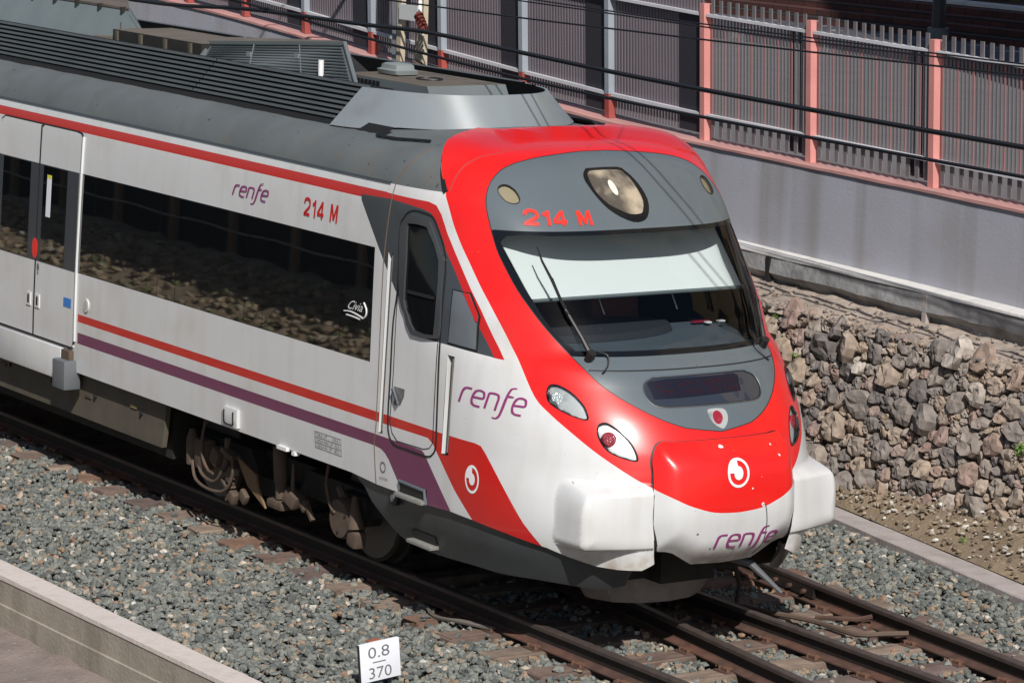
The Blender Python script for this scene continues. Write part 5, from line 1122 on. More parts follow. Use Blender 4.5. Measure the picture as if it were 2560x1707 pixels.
def grid_mesh(name, xs, ys, zf, mt, noise=0., seed=1):
    X, Y = np.meshgrid(xs, ys); Z = zf(X, Y)
    r = np.random.default_rng(seed); Z = Z+r.normal(0, 1, Z.shape)*noise
    P = np.stack([X, Y, Z], -1).reshape(-1, 3); nx = len(xs); ny = len(ys)
    i = (np.arange(ny-1)[:, None]*nx+np.arange(nx-1)[None]).ravel(); F = np.stack([i, i+1, i+nx+1, i+nx], 1)
    me = bpy.data.meshes.new(name); me.from_pydata(P.tolist(), [], F.tolist()); me.materials.append(mt); me.polygons.foreach_set('use_smooth', [True]*len(F)); me.update()
    return kindstruct(link(name, me))
# one sheet out to the horizon
m2 = MB(); m2.add([(-300, -300, -2.2), (300, -300, -2.2), (300, 300, -2.2), (-300, 300, -2.2)], [(0, 1, 2, 3)], DIRT2); kindstruct(m2.build('ground'))
wally = lambda x: -3.30+.012*(x+5)
keby = lambda x: np.interp(x, [-20, -6, -3.6, -.42, 3, 12], [5.0, 4.40, 4.03, 3.50, 3.0, 2.6])       # near edge of the far kerb
kebf = lambda x: keby(x)+.36
def balz(X, Y): return -.27-.02*sst(1.3, 3.2, -Y)+0*X
grid_mesh('ballast_bed', np.arange(-40, 14, .5), np.linspace(-3.4, 5.2, 30), lambda X, Y: -.29+0*X, BALB)
grid_mesh('dirt_slope', np.linspace(-16, 6, 110), np.linspace(0, 1, 14), lambda X, Y: 0*X, DIRT)   # re-laid below
ds = bpy.data.objects['dirt_slope']; bx = lambda x: 4.70+.0425*(x+4.4)
rg = np.random.default_rng(5)
for v in ds.data.vertices:
    x, t = v.co.x, v.co.y; y0 = float(kebf(x))+.0; y1 = bx(x)+.35
    v.co.y = y0+(y1-y0)*t; v.co.z = -.17+(.16+.17)*t**.8+rg.normal(0, .012)*(t > .02)
grid_mesh('dirt_path', np.linspace(-16, 10, 100), np.linspace(-6.6, -3.5, 20), lambda X, Y: -.66+.06*sst(-4.2, -3.5, Y), DIRT2, .012)
# near retaining kerb
def along(xs, prof, mt, name, offy, zoff=lambda x: 0., jit=0.):
    """sweep profile [(dy,z)] along x with y from offy(x)"""
    vs = []; n = len(prof); fs = []
    for x in xs:
        o = float(offy(x)); z = float(zoff(x))
        vs += [(x, o+a, b+z+(rg.normal(0, jit) if jit else 0)) for a, b in prof]
    for i in range(len(xs)-1):
        for k in range(n-1): fs.append((i*n+k, i*n+k+1, (i+1)*n+k+1, (i+1)*n+k))
    m_ = MB(); m_.add(vs, fs, mt); return m_
mlow = along(np.linspace(-18, 10, 57), [(-.262, -.66), (-.262, -.42), (-.245, -.415), (-.243, -.2), (-.235, -.19), (-.005, -.19), (0, -.2), (0, -.5)], CONF, 'w', wally)
lw = mlow.build('low_retaining_wall'); props(lw, 'low beige concrete wall with a pale top edging the ballast at lower left', 'wall')
mcap = along(np.linspace(-18, 10, 57), [(-.25, -.215), (-.248, -.182), (-.002, -.182), (0, -.215)], mat('wall_coping_pale', srgb(198, 189, 182), .85, var=.1, vscale=5, bump=.3, bscale=30, dirt=srgb(164, 150, 144), dscale=5, damt=.5), 'w', wally, jit=.001); tcap = mcap.build('wall_coping', lw); 
mk = along(np.linspace(-18, 8, 80), [(0, -.36), (0, -.15), (.01, -.14), (.26, -.14), (.27, -.15), (.30, -.165), (.36, -.18), (.38, -.3)], CONK, 'k', keby, jit=.0015)
props(mk.build('kerb'), 'narrow pale concrete kerb between the far ballast and the dirt slope', 'kerb')

# rails
RAILW = mat('rail_web', (.018, .013, .011), .7, var=.3, vscale=20); RAILF = mat('rail_foot_rust', srgb(80, 58, 49), .85, var=.3, vscale=8, dirt=srgb(112, 68, 50), dscale=2, damt=.6)
RAILH = mat('rail_head', srgb(80, 70, 66), .45, metal=.2, var=.2, vscale=10)
prof = [(-.07, -.160), (-.07, -.150), (-.018, -.132), (-.009, -.12), (-.009, -.045), (-.034, -.036), (-.036, -.008), (-.028, 0.0), (.028, 0.0), (.036, -.008), (.034, -.036), (.009, -.045), (.009, -.12), (.018, -.132), (.07, -.150), (.07, -.160)]
def rail(path, label, tilt=0):
    m_ = MB(); n = len(prof); vs = []; 
    for i, (x, y) in enumerate(path):
        a = path[max(i-1, 0)]; b = path[min(i+1, len(path)-1)]; t = Vector((b[0]-a[0], b[1]-a[1])).normalized(); nx = Vector((-t.y, t.x))
        vs += [(x+nx.x*p, y+nx.y*p, z) for p, z in prof]
    L = len(path)
    for k in range(n):
        k2 = (k+1) % n; f = [(i*n+k, (i+1)*n+k, (i+1)*n+k2, i*n+k2) for i in range(L-1)]
        zc = (prof[k][1]+prof[k2][1])/2
        m_.add(vs if k == 0 else [], [], RAILW)
        mt = RAILH if zc > -.03 else (RAILF if zc < -.125 else RAILW)
        ii = m_.mi(mt)
        for q in f: m_.f.append(list(q)); m_.m.append(ii); m_.sm.append(False)
    o = m_.build('rail'); props(o, label, 'rail', 'steel rails of the track'); return o
xs = np.linspace(-40, 14, 55)
dvB = lambda x: .087-.107*(x+.0)*1.0 if x < 3 else .087-.321-.075*(x-3)
def curve(x, pts): return float(np.interp(x, [p[0] for p in pts], [p[1] for p in pts]))
RA = rail([(x, -.87) for x in xs], 'nearest brown steel rail, its left part in the shadow of the train')
RC = rail([(x, .87) for x in xs], 'third brown rail from the bottom, running out from beneath the nose')
RB = rail([(x, float(np.interp(x, [-12, -1.47, 1.35, 4, 14], [1.25, .235, -.06, -.30, -.72]))) for x in xs], 'second brown rail from the bottom, just beyond the nearest rail')
RD = rail([(x, float(np.interp(x, [-12, -1.95, -.8, 1.6, 4, 14], [2.95, 2.0, 1.885, 1.72, 1.52, 1.05]))) for x in xs], 'farthest brown rail, with a bolted joint bar below the grey lever')
# joint bar with bolts on the far rail
m2 = MB(); xa, xb = -2.05, -1.15; ya, yb = [float(np.interp(x, [-12, -1.95, -.8], [2.95, 2.0, 1.885])) for x in (xa, xb)]
m2.hexa([(xa, ya-.045, -.125), (xb, yb-.045, -.125), (xb, yb-.01, -.125), (xa, ya-.01, -.125), (xa, ya-.035, -.045), (xb, yb-.035, -.045), (xb, yb-.01, -.045), (xa, ya-.01, -.045)], RAILW)
for k in range(4):
    x = xa+.12+.22*k; y = ya+(yb-ya)*(x-xa)/(xb-xa); m2.cyl((x, y-.08, -.085), (x, y-.04, -.085), .02, RAILF, 8)
m2.build('joint_bar', RD)
# sleepers
WOOD = [mat('sleeper_wood', srgb(*c), .9, var=.25, vscale=6, streak=(srgb(70, 54, 46), (1.5, .35, 9) if 0 else (14, .6, 3), .6), bump=.5, bscale=30) for c in ((122, 106, 94), (110, 92, 83), (136, 119, 105), (102, 87, 82), (120, 94, 78))]
BOLT = mat('rusty_bolt', srgb(104, 74, 58), .8, var=.3, vscale=30)
def sleeper(x, y0, y1, ang, wi, label, rails):
    m_ = MB(); yc = (y0+y1)/2; m_.box((0, 0, -.06), (.235, y1-y0, .14), WOOD[wi], bev=.012)
    for v in range(len(m_.v)):
        a = m_.v[v]; m_.v[v] = (a[0]+rg.normal(0, .004), a[1]+rg.normal(0, .01), a[2]+rg.normal(0, .002))
    o = m_.build('sleeper'); o.location = (x, yc, -.175); o.rotation_euler = (0, 0, ang); props(o, label, 'sleeper', 'wooden sleepers under the rails')
    for ry in rails:
        p_ = MB(); p_.box((0, ry-yc, .012), (.17, .30, .014), RAILF, bev=.003)
        for sx, sy in ((-.05, -.105), (.05, -.105), (-.05, .105), (.05, .105)):
            p_.cyl((sx, ry-yc+sy, .015), (sx, ry-yc+sy, .045), .018, BOLT, 6)
        p_.box((0, ry-yc-.085, .03), (.07, .06, .02), BOLT); p_.box((0, ry-yc+.085, .03), (.07, .06, .02), BOLT)
        q = p_.build('tie_plate', o)
ry = lambda x, R: float(np.interp(x, *R))
RBp = ([-12, -1.47, 1.35, 4, 14], [1.25, .235, -.06, -.30, -.72]); RDp = ([-12, -1.95, -.8, 1.6, 4, 14], [2.95, 2.0, 1.885, 1.72, 1.52, 1.05])
order = ['first', 'second', 'third', 'fourth', 'fifth', 'sixth', 'seventh', 'eighth', 'ninth', 'tenth', 'eleventh', 'twelfth']
order2 = order+['thirteenth', 'fourteenth', 'fifteenth', 'sixteenth', 'seventeenth', 'eighteenth', 'nineteenth']
fr = [-.93+.61*k for k in range(0, 11)]
for k, x in enumerate(fr):
    sleeper(x, -1.36+rg.normal(0, .015), 2.42-.05*(x)+rg.normal(0, .03), rg.normal(0, .008), k % 5, f'brown wooden sleeper, {order[k]} in front of the train nose', [-.87, ry(x, RBp), .87, ry(x, RDp)])
k2 = 0
for k in range(19):
    x = -1.54-.61*k
    far = ry(x, RDp)+.5
    if x > -4.6: sleeper(x, -1.36+rg.normal(0, .02), far, rg.normal(0, .008), (k*3+1) % 5, f'brown wooden sleeper mostly under the train, {order[k]} back from the nose', [-.87, .87, ry(x, RDp)])
    else: sleeper(x, -1.36+rg.normal(0, .02), 1.32, rg.normal(0, .008), (k*3+1) % 5, f'brown sleeper under the train with sunlit near end, {order2[k]} back from the nose', [-.87, .87])
# loose cable / rod lying across the sleepers
m2 = MB(); m2.tube([tuple(p) for p in cat_rom([(-1.35, 1.20, -.14), (-.95, 1.30, -.13), (-.5, 1.42, -.12), (-.05, 1.45, -.12), (.12, 1.62, -.1), (.22, 1.76, -.09)], 5)], .022, mat('old_cable', srgb(92, 76, 66), .8), 7)
m2.tube([(-.62, 1.5, -.12), (-.35, 1.72, -.1), (-.28, 1.80, -.07)], .02, RAILF, 6); props(m2.build('loose_rod'), 'bent brown rod and cable lying on the sleepers beside the far rail', 'rod')
m2 = MB()
for k in range(2): m2.tube([tuple(p) for p in cat_rom([(-2.35+.1*k, -1.05, -.14), (-2.1, -1.14, -.15-.02*k), (-1.8, -1.10+.03*k, -.13), (-1.5, -.96, -.14)], 4)], .016, mat('wire_grey', srgb(96, 90, 84), .8), 6)
props(m2.build('signal_cable'), 'thin grey cable curling over the ballast where the near rail leaves the shadow', 'cable')

# ballast stones
import itertools
def ico():
    t = (1+5**.5)/2; v = np.array([(-1, t, 0), (1, t, 0), (-1, -t, 0), (1, -t, 0), (0, -1, t), (0, 1, t), (0, -1, -t), (0, 1, -t), (t, 0, -1), (t, 0, 1), (-t, 0, -1), (-t, 0, 1)], float); v /= np.linalg.norm(v[0])
    f = np.array([(0, 11, 5), (0, 5, 1), (0, 1, 7), (0, 7, 10), (0, 10, 11), (1, 5, 9), (5, 11, 4), (11, 10, 2), (10, 7, 6), (7, 1, 8), (3, 9, 4), (3, 4, 2), (3, 2, 6), (3, 6, 8), (3, 8, 9), (4, 9, 5), (2, 4, 11), (6, 2, 10), (8, 6, 7), (9, 8, 1)]); return v, f
IV, IF = ico()
def scatter(name, pts, rad, mt, seed, flat=.75, parent=None, rnd=None):
    r = np.random.default_rng(seed); n = len(pts)
    V = np.repeat(IV[None], n, 0); V = V*(1+r.normal(0, .2, (n, 12, 1))); sc = r.uniform(.6, 1.4, (n, 1, 3)); sc[:, :, 2] *= flat; V = V*sc*rad[:, None, None]
    a = r.uniform(0, 2*np.pi, n); b = r.normal(0, .4, n); ca, sa, cb, sb = np.cos(a), np.sin(a), np.cos(b), np.sin(b)
    X = V[..., 0]*ca[:, None]-V[..., 1]*sa[:, None]; Y = V[..., 0]*sa[:, None]+V[..., 1]*ca[:, None]; Z = V[..., 2]
    Y2 = Y*cb[:, None]-Z*sb[:, None]; Z2 = Y*sb[:, None]+Z*cb[:, None]
    V = np.stack([X, Y2, Z2], -1)+pts[:, None]; F = IF[None]+12*np.arange(n)[:, None, None]
    V = V.reshape(-1, 3); F = F.reshape(-1, 3)
    me = bpy.data.meshes.new(name); me.vertices.add(len(V)); me.vertices.foreach_set('co', V.ravel()); me.loops.add(F.size); me.loops.foreach_set('vertex_index', F.ravel())
    me.polygons.add(len(F)); me.polygons.foreach_set('loop_start', np.arange(0, F.size, 3)); me.polygons.foreach_set('use_smooth', [False]*len(F)); me.update(calc_edges=True); me.materials.append(mt)
    at = me.attributes.new('tone', 'FLOAT', 'POINT'); at.data.foreach_set('value', np.repeat(r.uniform(0, 1, n) if rnd is None else rnd, 12))
    return link(name, me, parent)
def stonemat(name, ramp_, rough=.85, bump=.4, bs=60):
    m = bpy.data.materials.new(name); m.use_nodes = True; n = m.node_tree.nodes; l = m.node_tree.links; b = n['Principled BSDF']; b.inputs['Roughness'].default_value = rough
    a = n.new('ShaderNodeAttribute'); a.attribute_name = 'tone'; cr = n.new('ShaderNodeValToRGB'); e = cr.color_ramp; e.interpolation = 'LINEAR'
    e.elements[0].position = ramp_[0][0]; e.elements[0].color = (*ramp_[0][1], 1); e.elements[1].position = ramp_[-1][0]; e.elements[1].color = (*ramp_[-1][1], 1)
    for p, c in ramp_[1:-1]: k = e.elements.new(p); k.color = (*c, 1)
    l.new(a.outputs['Fac'], cr.inputs[0])
    tc = n.new('ShaderNodeTexCoord'); nz = n.new('ShaderNodeTexNoise'); nz.inputs['Scale'].default_value = bs; nz.inputs['Detail'].default_value = 5; l.new(tc.outputs['Object'], nz.inputs[0])
    mr = n.new('ShaderNodeMapRange'); mr.inputs[1].default_value = .3; mr.inputs[2].default_value = .7; mr.inputs[3].default_value = .7; mr.inputs[4].default_value = 1.25; l.new(nz.outputs[0], mr.inputs[0])
    mx = n.new('ShaderNodeMix'); mx.data_type = 'RGBA'; mx.blend_type = 'MULTIPLY'; mx.inputs[0].default_value = 1; l.new(cr.outputs[0], mx.inputs[6]); l.new(mr.outputs[0], mx.inputs[7]); l.new(mx.outputs[2], b.inputs['Base Color'])
    bp = n.new('ShaderNodeBump'); bp.inputs['Strength'].default_value = bump; bp.inputs['Distance'].default_value = .01; l.new(nz.outputs[0], bp.inputs['Height']); l.new(bp.outputs[0], b.inputs['Normal']); return m
BALS = stonemat('ballast_stone', [(0, srgb(80, 83, 81)), (.3, srgb(101, 105, 101)), (.6, srgb(114, 117, 112)), (.82, srgb(128, 128, 120)), (.89, srgb(132, 122, 104)), (.94, srgb(140, 112, 90)), (.96, srgb(158, 144, 128)), (1, srgb(188, 184, 175))])
def region(n, xa, xb, ya, yb, seed):
    r = np.random.default_rng(seed); return np.stack([r.uniform(xa, xb, n), r.uniform(ya, yb, n)], 1)
PT = []
def fill(xa, xb, ya, yb, dens_, seed): PT.append(region(int((xb-xa)*abs(yb-ya)*dens_), xa, xb, ya, yb, seed))
fill(-14, -3, -3.4, -.55, 700, 1); fill(-3, 5, -3.4, 4.0, 700, 2); fill(-8, -3, 2.3, 4.7, 600, 3)
A = np.concatenate(PT); A = A[(A[:, 1] > wally(A[:, 0])+.02) & (A[:, 1] < keby(A[:, 0])-.02)]
r = np.random.default_rng(9); rad = r.uniform(.018, .038, len(A))
inrail = np.zeros(len(A), bool)
for R in (([-40, 14], [-.87, -.87]), ([-40, 14], [.87, .87]), RBp, RDp): inrail |= np.abs(A[:, 1]-np.interp(A[:, 0], *R)) < .10
# drop stones lying on sleepers (keep a few strays)
sx = np.array(fr+[-1.54-.61*k for k in range(19)]); dx = np.abs(A[:, 0][:, None]-sx[None]).min(1)
onsl = (dx < .135) & (A[:, 1] > -1.37) & (A[:, 1] < np.interp(A[:, 0], *RDp)+.5)
k = ~inrail & (~onsl | (r.uniform(0, 1, len(A)) < .035)); A = A[k]; rad = rad[k]; onsl = onsl[k]
zz_ = np.where(onsl, -.175+rad*.7, -.212+r.uniform(-.03, .03, len(A)))-np.where(onsl, .0, .0)
side_d = np.minimum(1, np.maximum(0, (-A[:, 1]-1.3)/1.6)); zz_ -= .0*side_d
near = np.minimum.reduce([np.abs(A[:, 1]-np.interp(A[:, 0], *R)) for R in (([-40, 14], [-.87, -.87]), ([-40, 14], [.87, .87]), RBp, RDp)])
tone = r.uniform(0, 1, len(A)); rusty = r.uniform(0, 1, len(A)) < .30*np.exp(-near/.3); tone = np.where(rusty, r.uniform(.85, .95, len(A)), tone)
bal = scatter('ballast', np.concatenate([A, zz_[:, None]], 1), rad, BALS, 4, rnd=tone); bal['kind'] = 'stuff'; props(bal, 'grey crushed stone ballast spread around and between the rails', 'ballast')
print('stones', len(A))
# pebbles on the dirt slope and path
n = 1500; x = rg.uniform(-7, 1.5, n); t = rg.uniform(0, 1, n)**.9; y0 = kebf(x); y1 = bx(x)+.2; Y = y0+(y1-y0)*t
G_ = np.stack([x, Y, -.15+.31*t**.8], 1); gv = scatter('gravel', G_, rg.uniform(.006, .028, n), stonemat('pebble', [(0, srgb(96, 84, 70)), (.5, srgb(140, 124, 104)), (.85, srgb(165, 158, 146)), (1, srgb(205, 202, 196))]), 8); gv['kind'] = 'stuff'
props(gv, 'loose pebbles and clods scattered on the dirt slope below the stone wall', 'gravel')
# ------------------------------------------------------------------ walls, fence, street behind
base = lambda x, off=0.: (x-.0425*off, bx(x)+off)
drop = lambda x: np.interp(x, [-90, -34, -25, -17.4, -16, -14.5, -13, -11.4, -9.8, -8.2, -6.5, -4.7, 5, 40], [1.6, 1.5, 1.08, .66, .56, .43, .33, .22, .12, .05, 0, -.05, -.36, -.9])
ROCKC = stonemat('wall_rock', [(0, srgb(104, 98, 96)), (.25, srgb(128, 120, 114)), (.5, srgb(146, 133, 121)), (.75, srgb(153, 136, 119)), (.88, srgb(138, 116, 108)), (1, srgb(170, 162, 152))], .9, .9, 14)
MORT = mat('wall_core', srgb(122, 108, 95), .95, bump=1, bscale=12)
WX0, WX1, HH = -10.5, 3.0, 1.42
def wallpt(x, h):  # h 0..HH up the battered face
    t = h/HH; return np.array([x, bx(x)+.02+.36*t, .02+drop(x)*t+h*.985])
r = np.random.default_rng(21)
# variable-size Voronoi cells on the face
P_ = []
def try_add(x, h, rr_):
    for (a, b, c) in P_:
        if (a-x)**2+(b-h)**2 < (rr_+c)**2: return False
    P_.append((x, h, rr_)); return True
for rad_, tries in ((.14, 95), (.108, 480), (.08, 1400), (.06, 7000), (.042, 14000), (.028, 16000)):
    for _ in range(tries):
        x = r.uniform(WX0, WX1); h = r.uniform(-.05, HH)
        if x < -7.2 and rad_ < .05: continue
        try_add(x, h, rad_*r.uniform(.8, 1.1))
Q = np.array(P_); print('rocks', len(Q))
fn = np.array([-.0425, -1, .25]); fn /= np.linalg.norm(fn)
vs = []; fs = []; tones = []
NA_ = 11
for i, (x, h, rc) in enumerate(Q):
    d = Q[:, :2]-Q[i, :2]; dd = (d**2).sum(1); w_ = dd+rc*rc-Q[:, 2]**2; nb = np.where((dd > 0) & (dd < .5**2))[0]
    ang0 = r.uniform(0, 6.28); o = len(vs); tone = r.uniform(0, 1); 
    u = np.array([math.cos(ang0), math.sin(ang0)]); tilt = r.normal(0, .26, 2); depth = rc*r.uniform(.3, .62)+.028
    rr_ = []
    for k in range(NA_):
        a = 2*math.pi*k/NA_; e = np.array([math.cos(a), math.sin(a)]); pr = d[nb]@e; lim = np.where(pr > 1e-6, w_[nb]/2/np.maximum(pr, 1e-6), 9.); rr_.append(min(lim.min() if len(lim) else 9, rc*1.75))
    rr_ = np.array(rr_); rr_ = (3*rr_+.5*(np.roll(rr_, 1)+np.roll(rr_, -1)))/4; rr_ = np.maximum(rr_-.005, rc*.3)*r.uniform(.88, 1.05, NA_)
    for (q, dp) in ((1.0, -.4), (.995, .45), (.90, .9), (.5, 1.0)):
        for k in range(NA_):
            a = 2*math.pi*k/NA_; e = np.array([math.cos(a)*.94, math.sin(a)*1.05])*rr_[k]*q*(1+r.normal(0, .05)*(q < .99)); hh_ = h+e[1]
            p = wallpt(x+e[0], 0)*0+wallpt(x+e[0], hh_); z_ = dp*depth+(tilt@e)*(dp > 0)*1.0+r.normal(0, .13)*depth*(dp > 0)
            vs.append(p+fn*z_)
    vs.append(wallpt(x, h)+fn*(depth*.98+r.normal(0, .01))); nrg = 4
    for g in range(nrg-1):
        for k in range(NA_): fs.append((o+g*NA_+k, o+g*NA_+(k+1) % NA_, o+(g+1)*NA_+(k+1) % NA_, o+(g+1)*NA_+k))
    for k in range(NA_): fs.append((o+3*NA_+k, o+3*NA_+(k+1) % NA_, o+4*NA_))
    tones += [tone]*(4*NA_+1)
me = bpy.data.meshes.new('stone_wall'); me.from_pydata([tuple(v) for v in vs], [], fs); me.materials.append(ROCKC); at = me.attributes.new('tone', 'FLOAT', 'POINT'); at.data.foreach_set('value', tones); me.update()
sw = link('stone_wall', me); props(sw, 'rough rubble stone retaining wall of brown and grey rocks rising behind the track', 'stone wall')
mc = MB(); a0, a1 = [wallpt(x, -.1)-fn*.03 for x in (WX0, WX1)]; b0, b1 = [wallpt(x, HH)-fn*.03 for x in (WX0, WX1)]
back = np.array([0, .5, 0]); mc.hexa([a0, a1, a1+back, a0+back, b0, b1, b1+back, b0+back], MORT); mc.build('wall_core', sw)
# rubble top of the wall: flat capping of mortar and stones
TOPM = mat('rubble_top', srgb(156, 143, 132), .95, var=.22, vscale=3, bump=1, bscale=14, dirt=srgb(124, 112, 102), dscale=2.4, damt=.6)
def fbm(x, y, sc, seed):
    r2 = np.random.default_rng(seed); v = 0.
    for o in range(5):
        for q in range(3):
            a = r2.uniform(0, 6.28); k = sc*2**o*r2.uniform(.7, 1.3); v = v+math.sin((x*math.cos(a)+y*math.sin(a))*k+r2.uniform(0, 6.28))/2**(o*.75)
    return v/3
xs_ = np.linspace(WX0, WX1, 330); mt_ = MB(); vs = []; nn = 22
for x in xs_:
    p = wallpt(x, HH)
    for k in range(nn):
        t = k/(nn-1); y_ = p[1]-.05+.84*t+(.03*fbm(x, 0, 9, 3) if k == 0 else 0); vs.append((x, y_, p[2]+.01+.09*t+.020*fbm(x, y_, 5, 4)-(.05 if k == 0 else 0)))
mt_.add(vs, [(i*nn+k, (i+1)*nn+k, (i+1)*nn+k+1, i*nn+k+1) for i in range(len(xs_)-1) for k in range(nn-1)], TOPM, True); mt_.build('wall_top', sw)
n = 1500; x = r.uniform(WX0, WX1, n); t = r.uniform(0, 1, n)**1.8; pp_ = np.array([wallpt(a, HH) for a in x]); pp_[:, 1] += -.05+.75*t; pp_[:, 2] += .02+.08*t
scatter('top_rubble', pp_, r.uniform(.008, .045, n)*(1-.6*t), ROCKC, 33, .5, sw)
# weeds
LEAF = mat('weed_leaf', srgb(98, 128, 52), .6, var=.35, vscale=30)
def weed(c, rad_, n, label, seed):
    r_ = random.Random(seed); mb = MB(); c = Vector(c)
    for i in range(n):
        d = Vector((r_.gauss(0, 1), r_.gauss(0, .8)-.3, r_.gauss(0, .8)+.4)).normalized(); p = c+d*rad_*r_.uniform(.2, 1); s_ = rad_*r_.uniform(.18, .4); a = d.orthogonal().normalized(); b = d.cross(a); th = r_.uniform(0, 6.3); u = a*math.cos(th)+b*math.sin(th)
        w_ = u.cross(d); mb.add([p-u*s_*.5, p+w_*s_*.3, p+u*s_+d*s_*.3, p-w_*s_*.3], [(0, 1, 2, 3)], LEAF)
    for i in range(6):
        mb.tube([c, c+Vector((r_.uniform(-1, 1), r_.uniform(-1, .2), r_.uniform(0, 1)))*rad_*.7], .003, LEAF, 4)
    props(mb.build('weed'), label, 'weed', 'small weeds in the stone wall')
def facept(x, h, o=.1): p = wallpt(x, h)+fn*o; return tuple(p)
weed(facept(-2.12, .72), .085, 90, 'bright green leafy weed growing from the stone wall near the right edge', 1)
weed(facept(-5.35, 1.02), .05, 40, 'tiny green weed on the stone wall close to the train windscreen', 2)
weed(facept(-5.75, 1.33), .04, 30, 'tiny yellow-green tuft at the top of the stone wall behind the red nose edge', 3)
weed((-2.9, bx(-2.9)+.83, 1.47), .07, 60, 'green weed at the foot of the grey concrete wall above the rubble, at the right', 4)
weed((-2.45, bx(-2.45)+.80, 1.44), .05, 40, 'small green tuft between pale stones near the right end of the wall top', 5)
weed((-1.85, 4.05, .0), .05, 40, 'dry green sprout on the dirt slope below the stone wall', 6)
for i, (x, s_) in enumerate(((-2.05, .11), (-1.8, .07), (-1.62, .08))):
    mb = MB(); mb.box((0, 0, 0), (s_*2.2, s_*1.4, s_*.7), TOPM, bev=s_*.25); 
    for q in range(len(mb.v)): a = mb.v[q]; mb.v[q] = tuple(b_+r.normal(0, s_*.07) for b_ in a)
    o = mb.build('loose_rock'); o.location = (x, bx(x)+.72-.06*i, 1.42+drop(x)+.09); props(o, ['large pale flat rock lying on top of the stone wall near the right edge', 'small pale rock just right of the large one on the wall top', 'medium pale rock nearest the right edge on the wall top'][i], 'rock')
# footing with a white painted ledge, wall above, coping
OFW = .98
ROUGHC = mat("rough_footing", srgb(140, 140, 140), .95, var=.25, vscale=4, bump=1, bscale=9, dirt=srgb(70, 68, 66), dscale=3, damt=.6)
LEDGE = mat('whitewashed_ledge', srgb(205, 203, 200), .8, var=.08, vscale=4, bump=.3, bscale=20, dirt=srgb(150, 146, 140), dscale=3, damt=.4)
PINK = mat('coping_pink', srgb(180, 134, 129), .7, var=.1, vscale=3, dirt=srgb(164, 144, 138), dscale=2.5, damt=.6)
xw = np.linspace(-34, 14, 193)
def sweep(name, prof_, mt, parent=None, jit=None, xs=xw):
    vs = []; n = len(prof_)
    for x in xs:
        for j, (a, b) in enumerate(prof_):
            q = jit[j]*1.5*fbm(x, j*.3, 4, 50+j//2) if jit else 0; vs.append((x, bx(x)+a+q, b+drop(x)+(jit[j]*1.3*fbm(x, j*.3, 5, 70+j//2) if jit else 0)))
    m_ = MB(); m_.add(vs, [(i*n+k, (i+1)*n+k, (i+1)*n+k+1, i*n+k+1) for i in range(len(xs)-1) for k in range(n-1)], mt); return m_.build(name, parent)
ZL = 1.80
wl_ = sweep('concrete_wall', [(OFW+.12, 1.2), (OFW+.12, 2.70), (OFW+.40, 2.70), (OFW+.40, 1.2)], CONC); props(wl_, 'smooth grey concrete wall with dark streaks running behind the train under the fence', 'wall')
sweep('footing', [(OFW+.04, 1.30), (OFW+.03, 1.52), (OFW-.05, 1.60), (OFW-.035, ZL-.04), (OFW-.03, ZL-.03)], ROUGHC, wl_, [.01, .012, .012, .008, 0], xs=np.linspace(-34, 14, 400))
sweep('painted_ledge', [(OFW-.045, ZL-.035), (OFW-.04, ZL-.008), (OFW-.025, ZL), (OFW+.118, ZL+.012)], LEDGE, wl_, [0.004, .004, .003, 0])
sweep('pink_coping', [(OFW+.10, 2.683), (OFW+.10, 2.71), (OFW+.13, 2.72), (OFW+.42, 2.72), (OFW+.42, 2.64)], PINK, wl_, [.002, .004, .002, 0, 0])
m2 = MB()
for x in (-6.75, -4.42): m2.box((x, bx(x)+OFW-.03, 1.56+drop(x)), (.06, .05, .40), CONK if x > -5 else BLACK)
m2.build('footing_joint', wl_)
# fence
FRED = mat('fence_salmon', srgb(206, 140, 134), .6, var=.08, vscale=4, dirt=srgb(176, 92, 84), dscale=.5, damt=.5)
FRD2 = mat('fence_red_foot', srgb(158, 76, 70), .6, var=.1)
PANL = mat('fence_panel_mauve', srgb(116, 108, 114), .65, var=.06, vscale=1.5)
BAND = mat('fence_dark_strip', srgb(44, 42, 50), .7)
PRED = mat('picket_dull_red', srgb(150, 108, 108), .6)
FWH = mat('fence_pale_blue', srgb(150, 157, 166), .55, var=.06); RAILG = mat('fence_rail_grey', srgb(196, 196, 200), .55, var=.1)
PICK = mat('picket_grey', srgb(112, 107, 110), .6, var=.08, vscale=2)
import sys
fx = [-3.33, -5.15, -6.85]
OFF = OFW+.24
fence = empty('metal_fence', (-8, bx(-8)+OFF, 2.77), 'tall metal picket fence with salmon and pale posts on top of the concrete wall', 'fence')
FI = Matrix.Translation(-fence.location)
def fb(mb, name): o = mb.build(name); o.parent = fence; o.matrix_parent_inverse = FI; return o
posts = [2.4, .6, -1.15, -2.9, -4.7, -6.5, -8.19, -9.83, -11.42, -13.02, -14.49, -15.98, -17.4, -18.8, -20.2, -21.6, -23.0]
FH = 1.40
for i, x in enumerate(posts):
    y = bx(x)+OFF; z = 2.72+drop(x); lean = -.045
    m2 = MB(); pinkp = x > -8.3
    h1 = .26
    def pp4(z0, z1, w0, w1, mt): 
        m2.hexa([(x-w0, y-.045+lean*z0, z+z0), (x+w0, y-.045+lean*z0, z+z0), (x+w0, y+.045+lean*z0, z+z0), (x-w0, y+.045+lean*z0, z+z0), (x-w1, y-.045+lean*z1, z+z1), (x+w1, y-.045+lean*z1, z+z1), (x+w1, y+.045+lean*z1, z+z1), (x-w1, y+.045+lean*z1, z+z1)], mt)
    pp4(0, h1, .042, .038, FRD2 if not pinkp else FRED); pp4(h1, FH, .038, .038, FRED if pinkp else FWH)
    fb(m2, 'post')
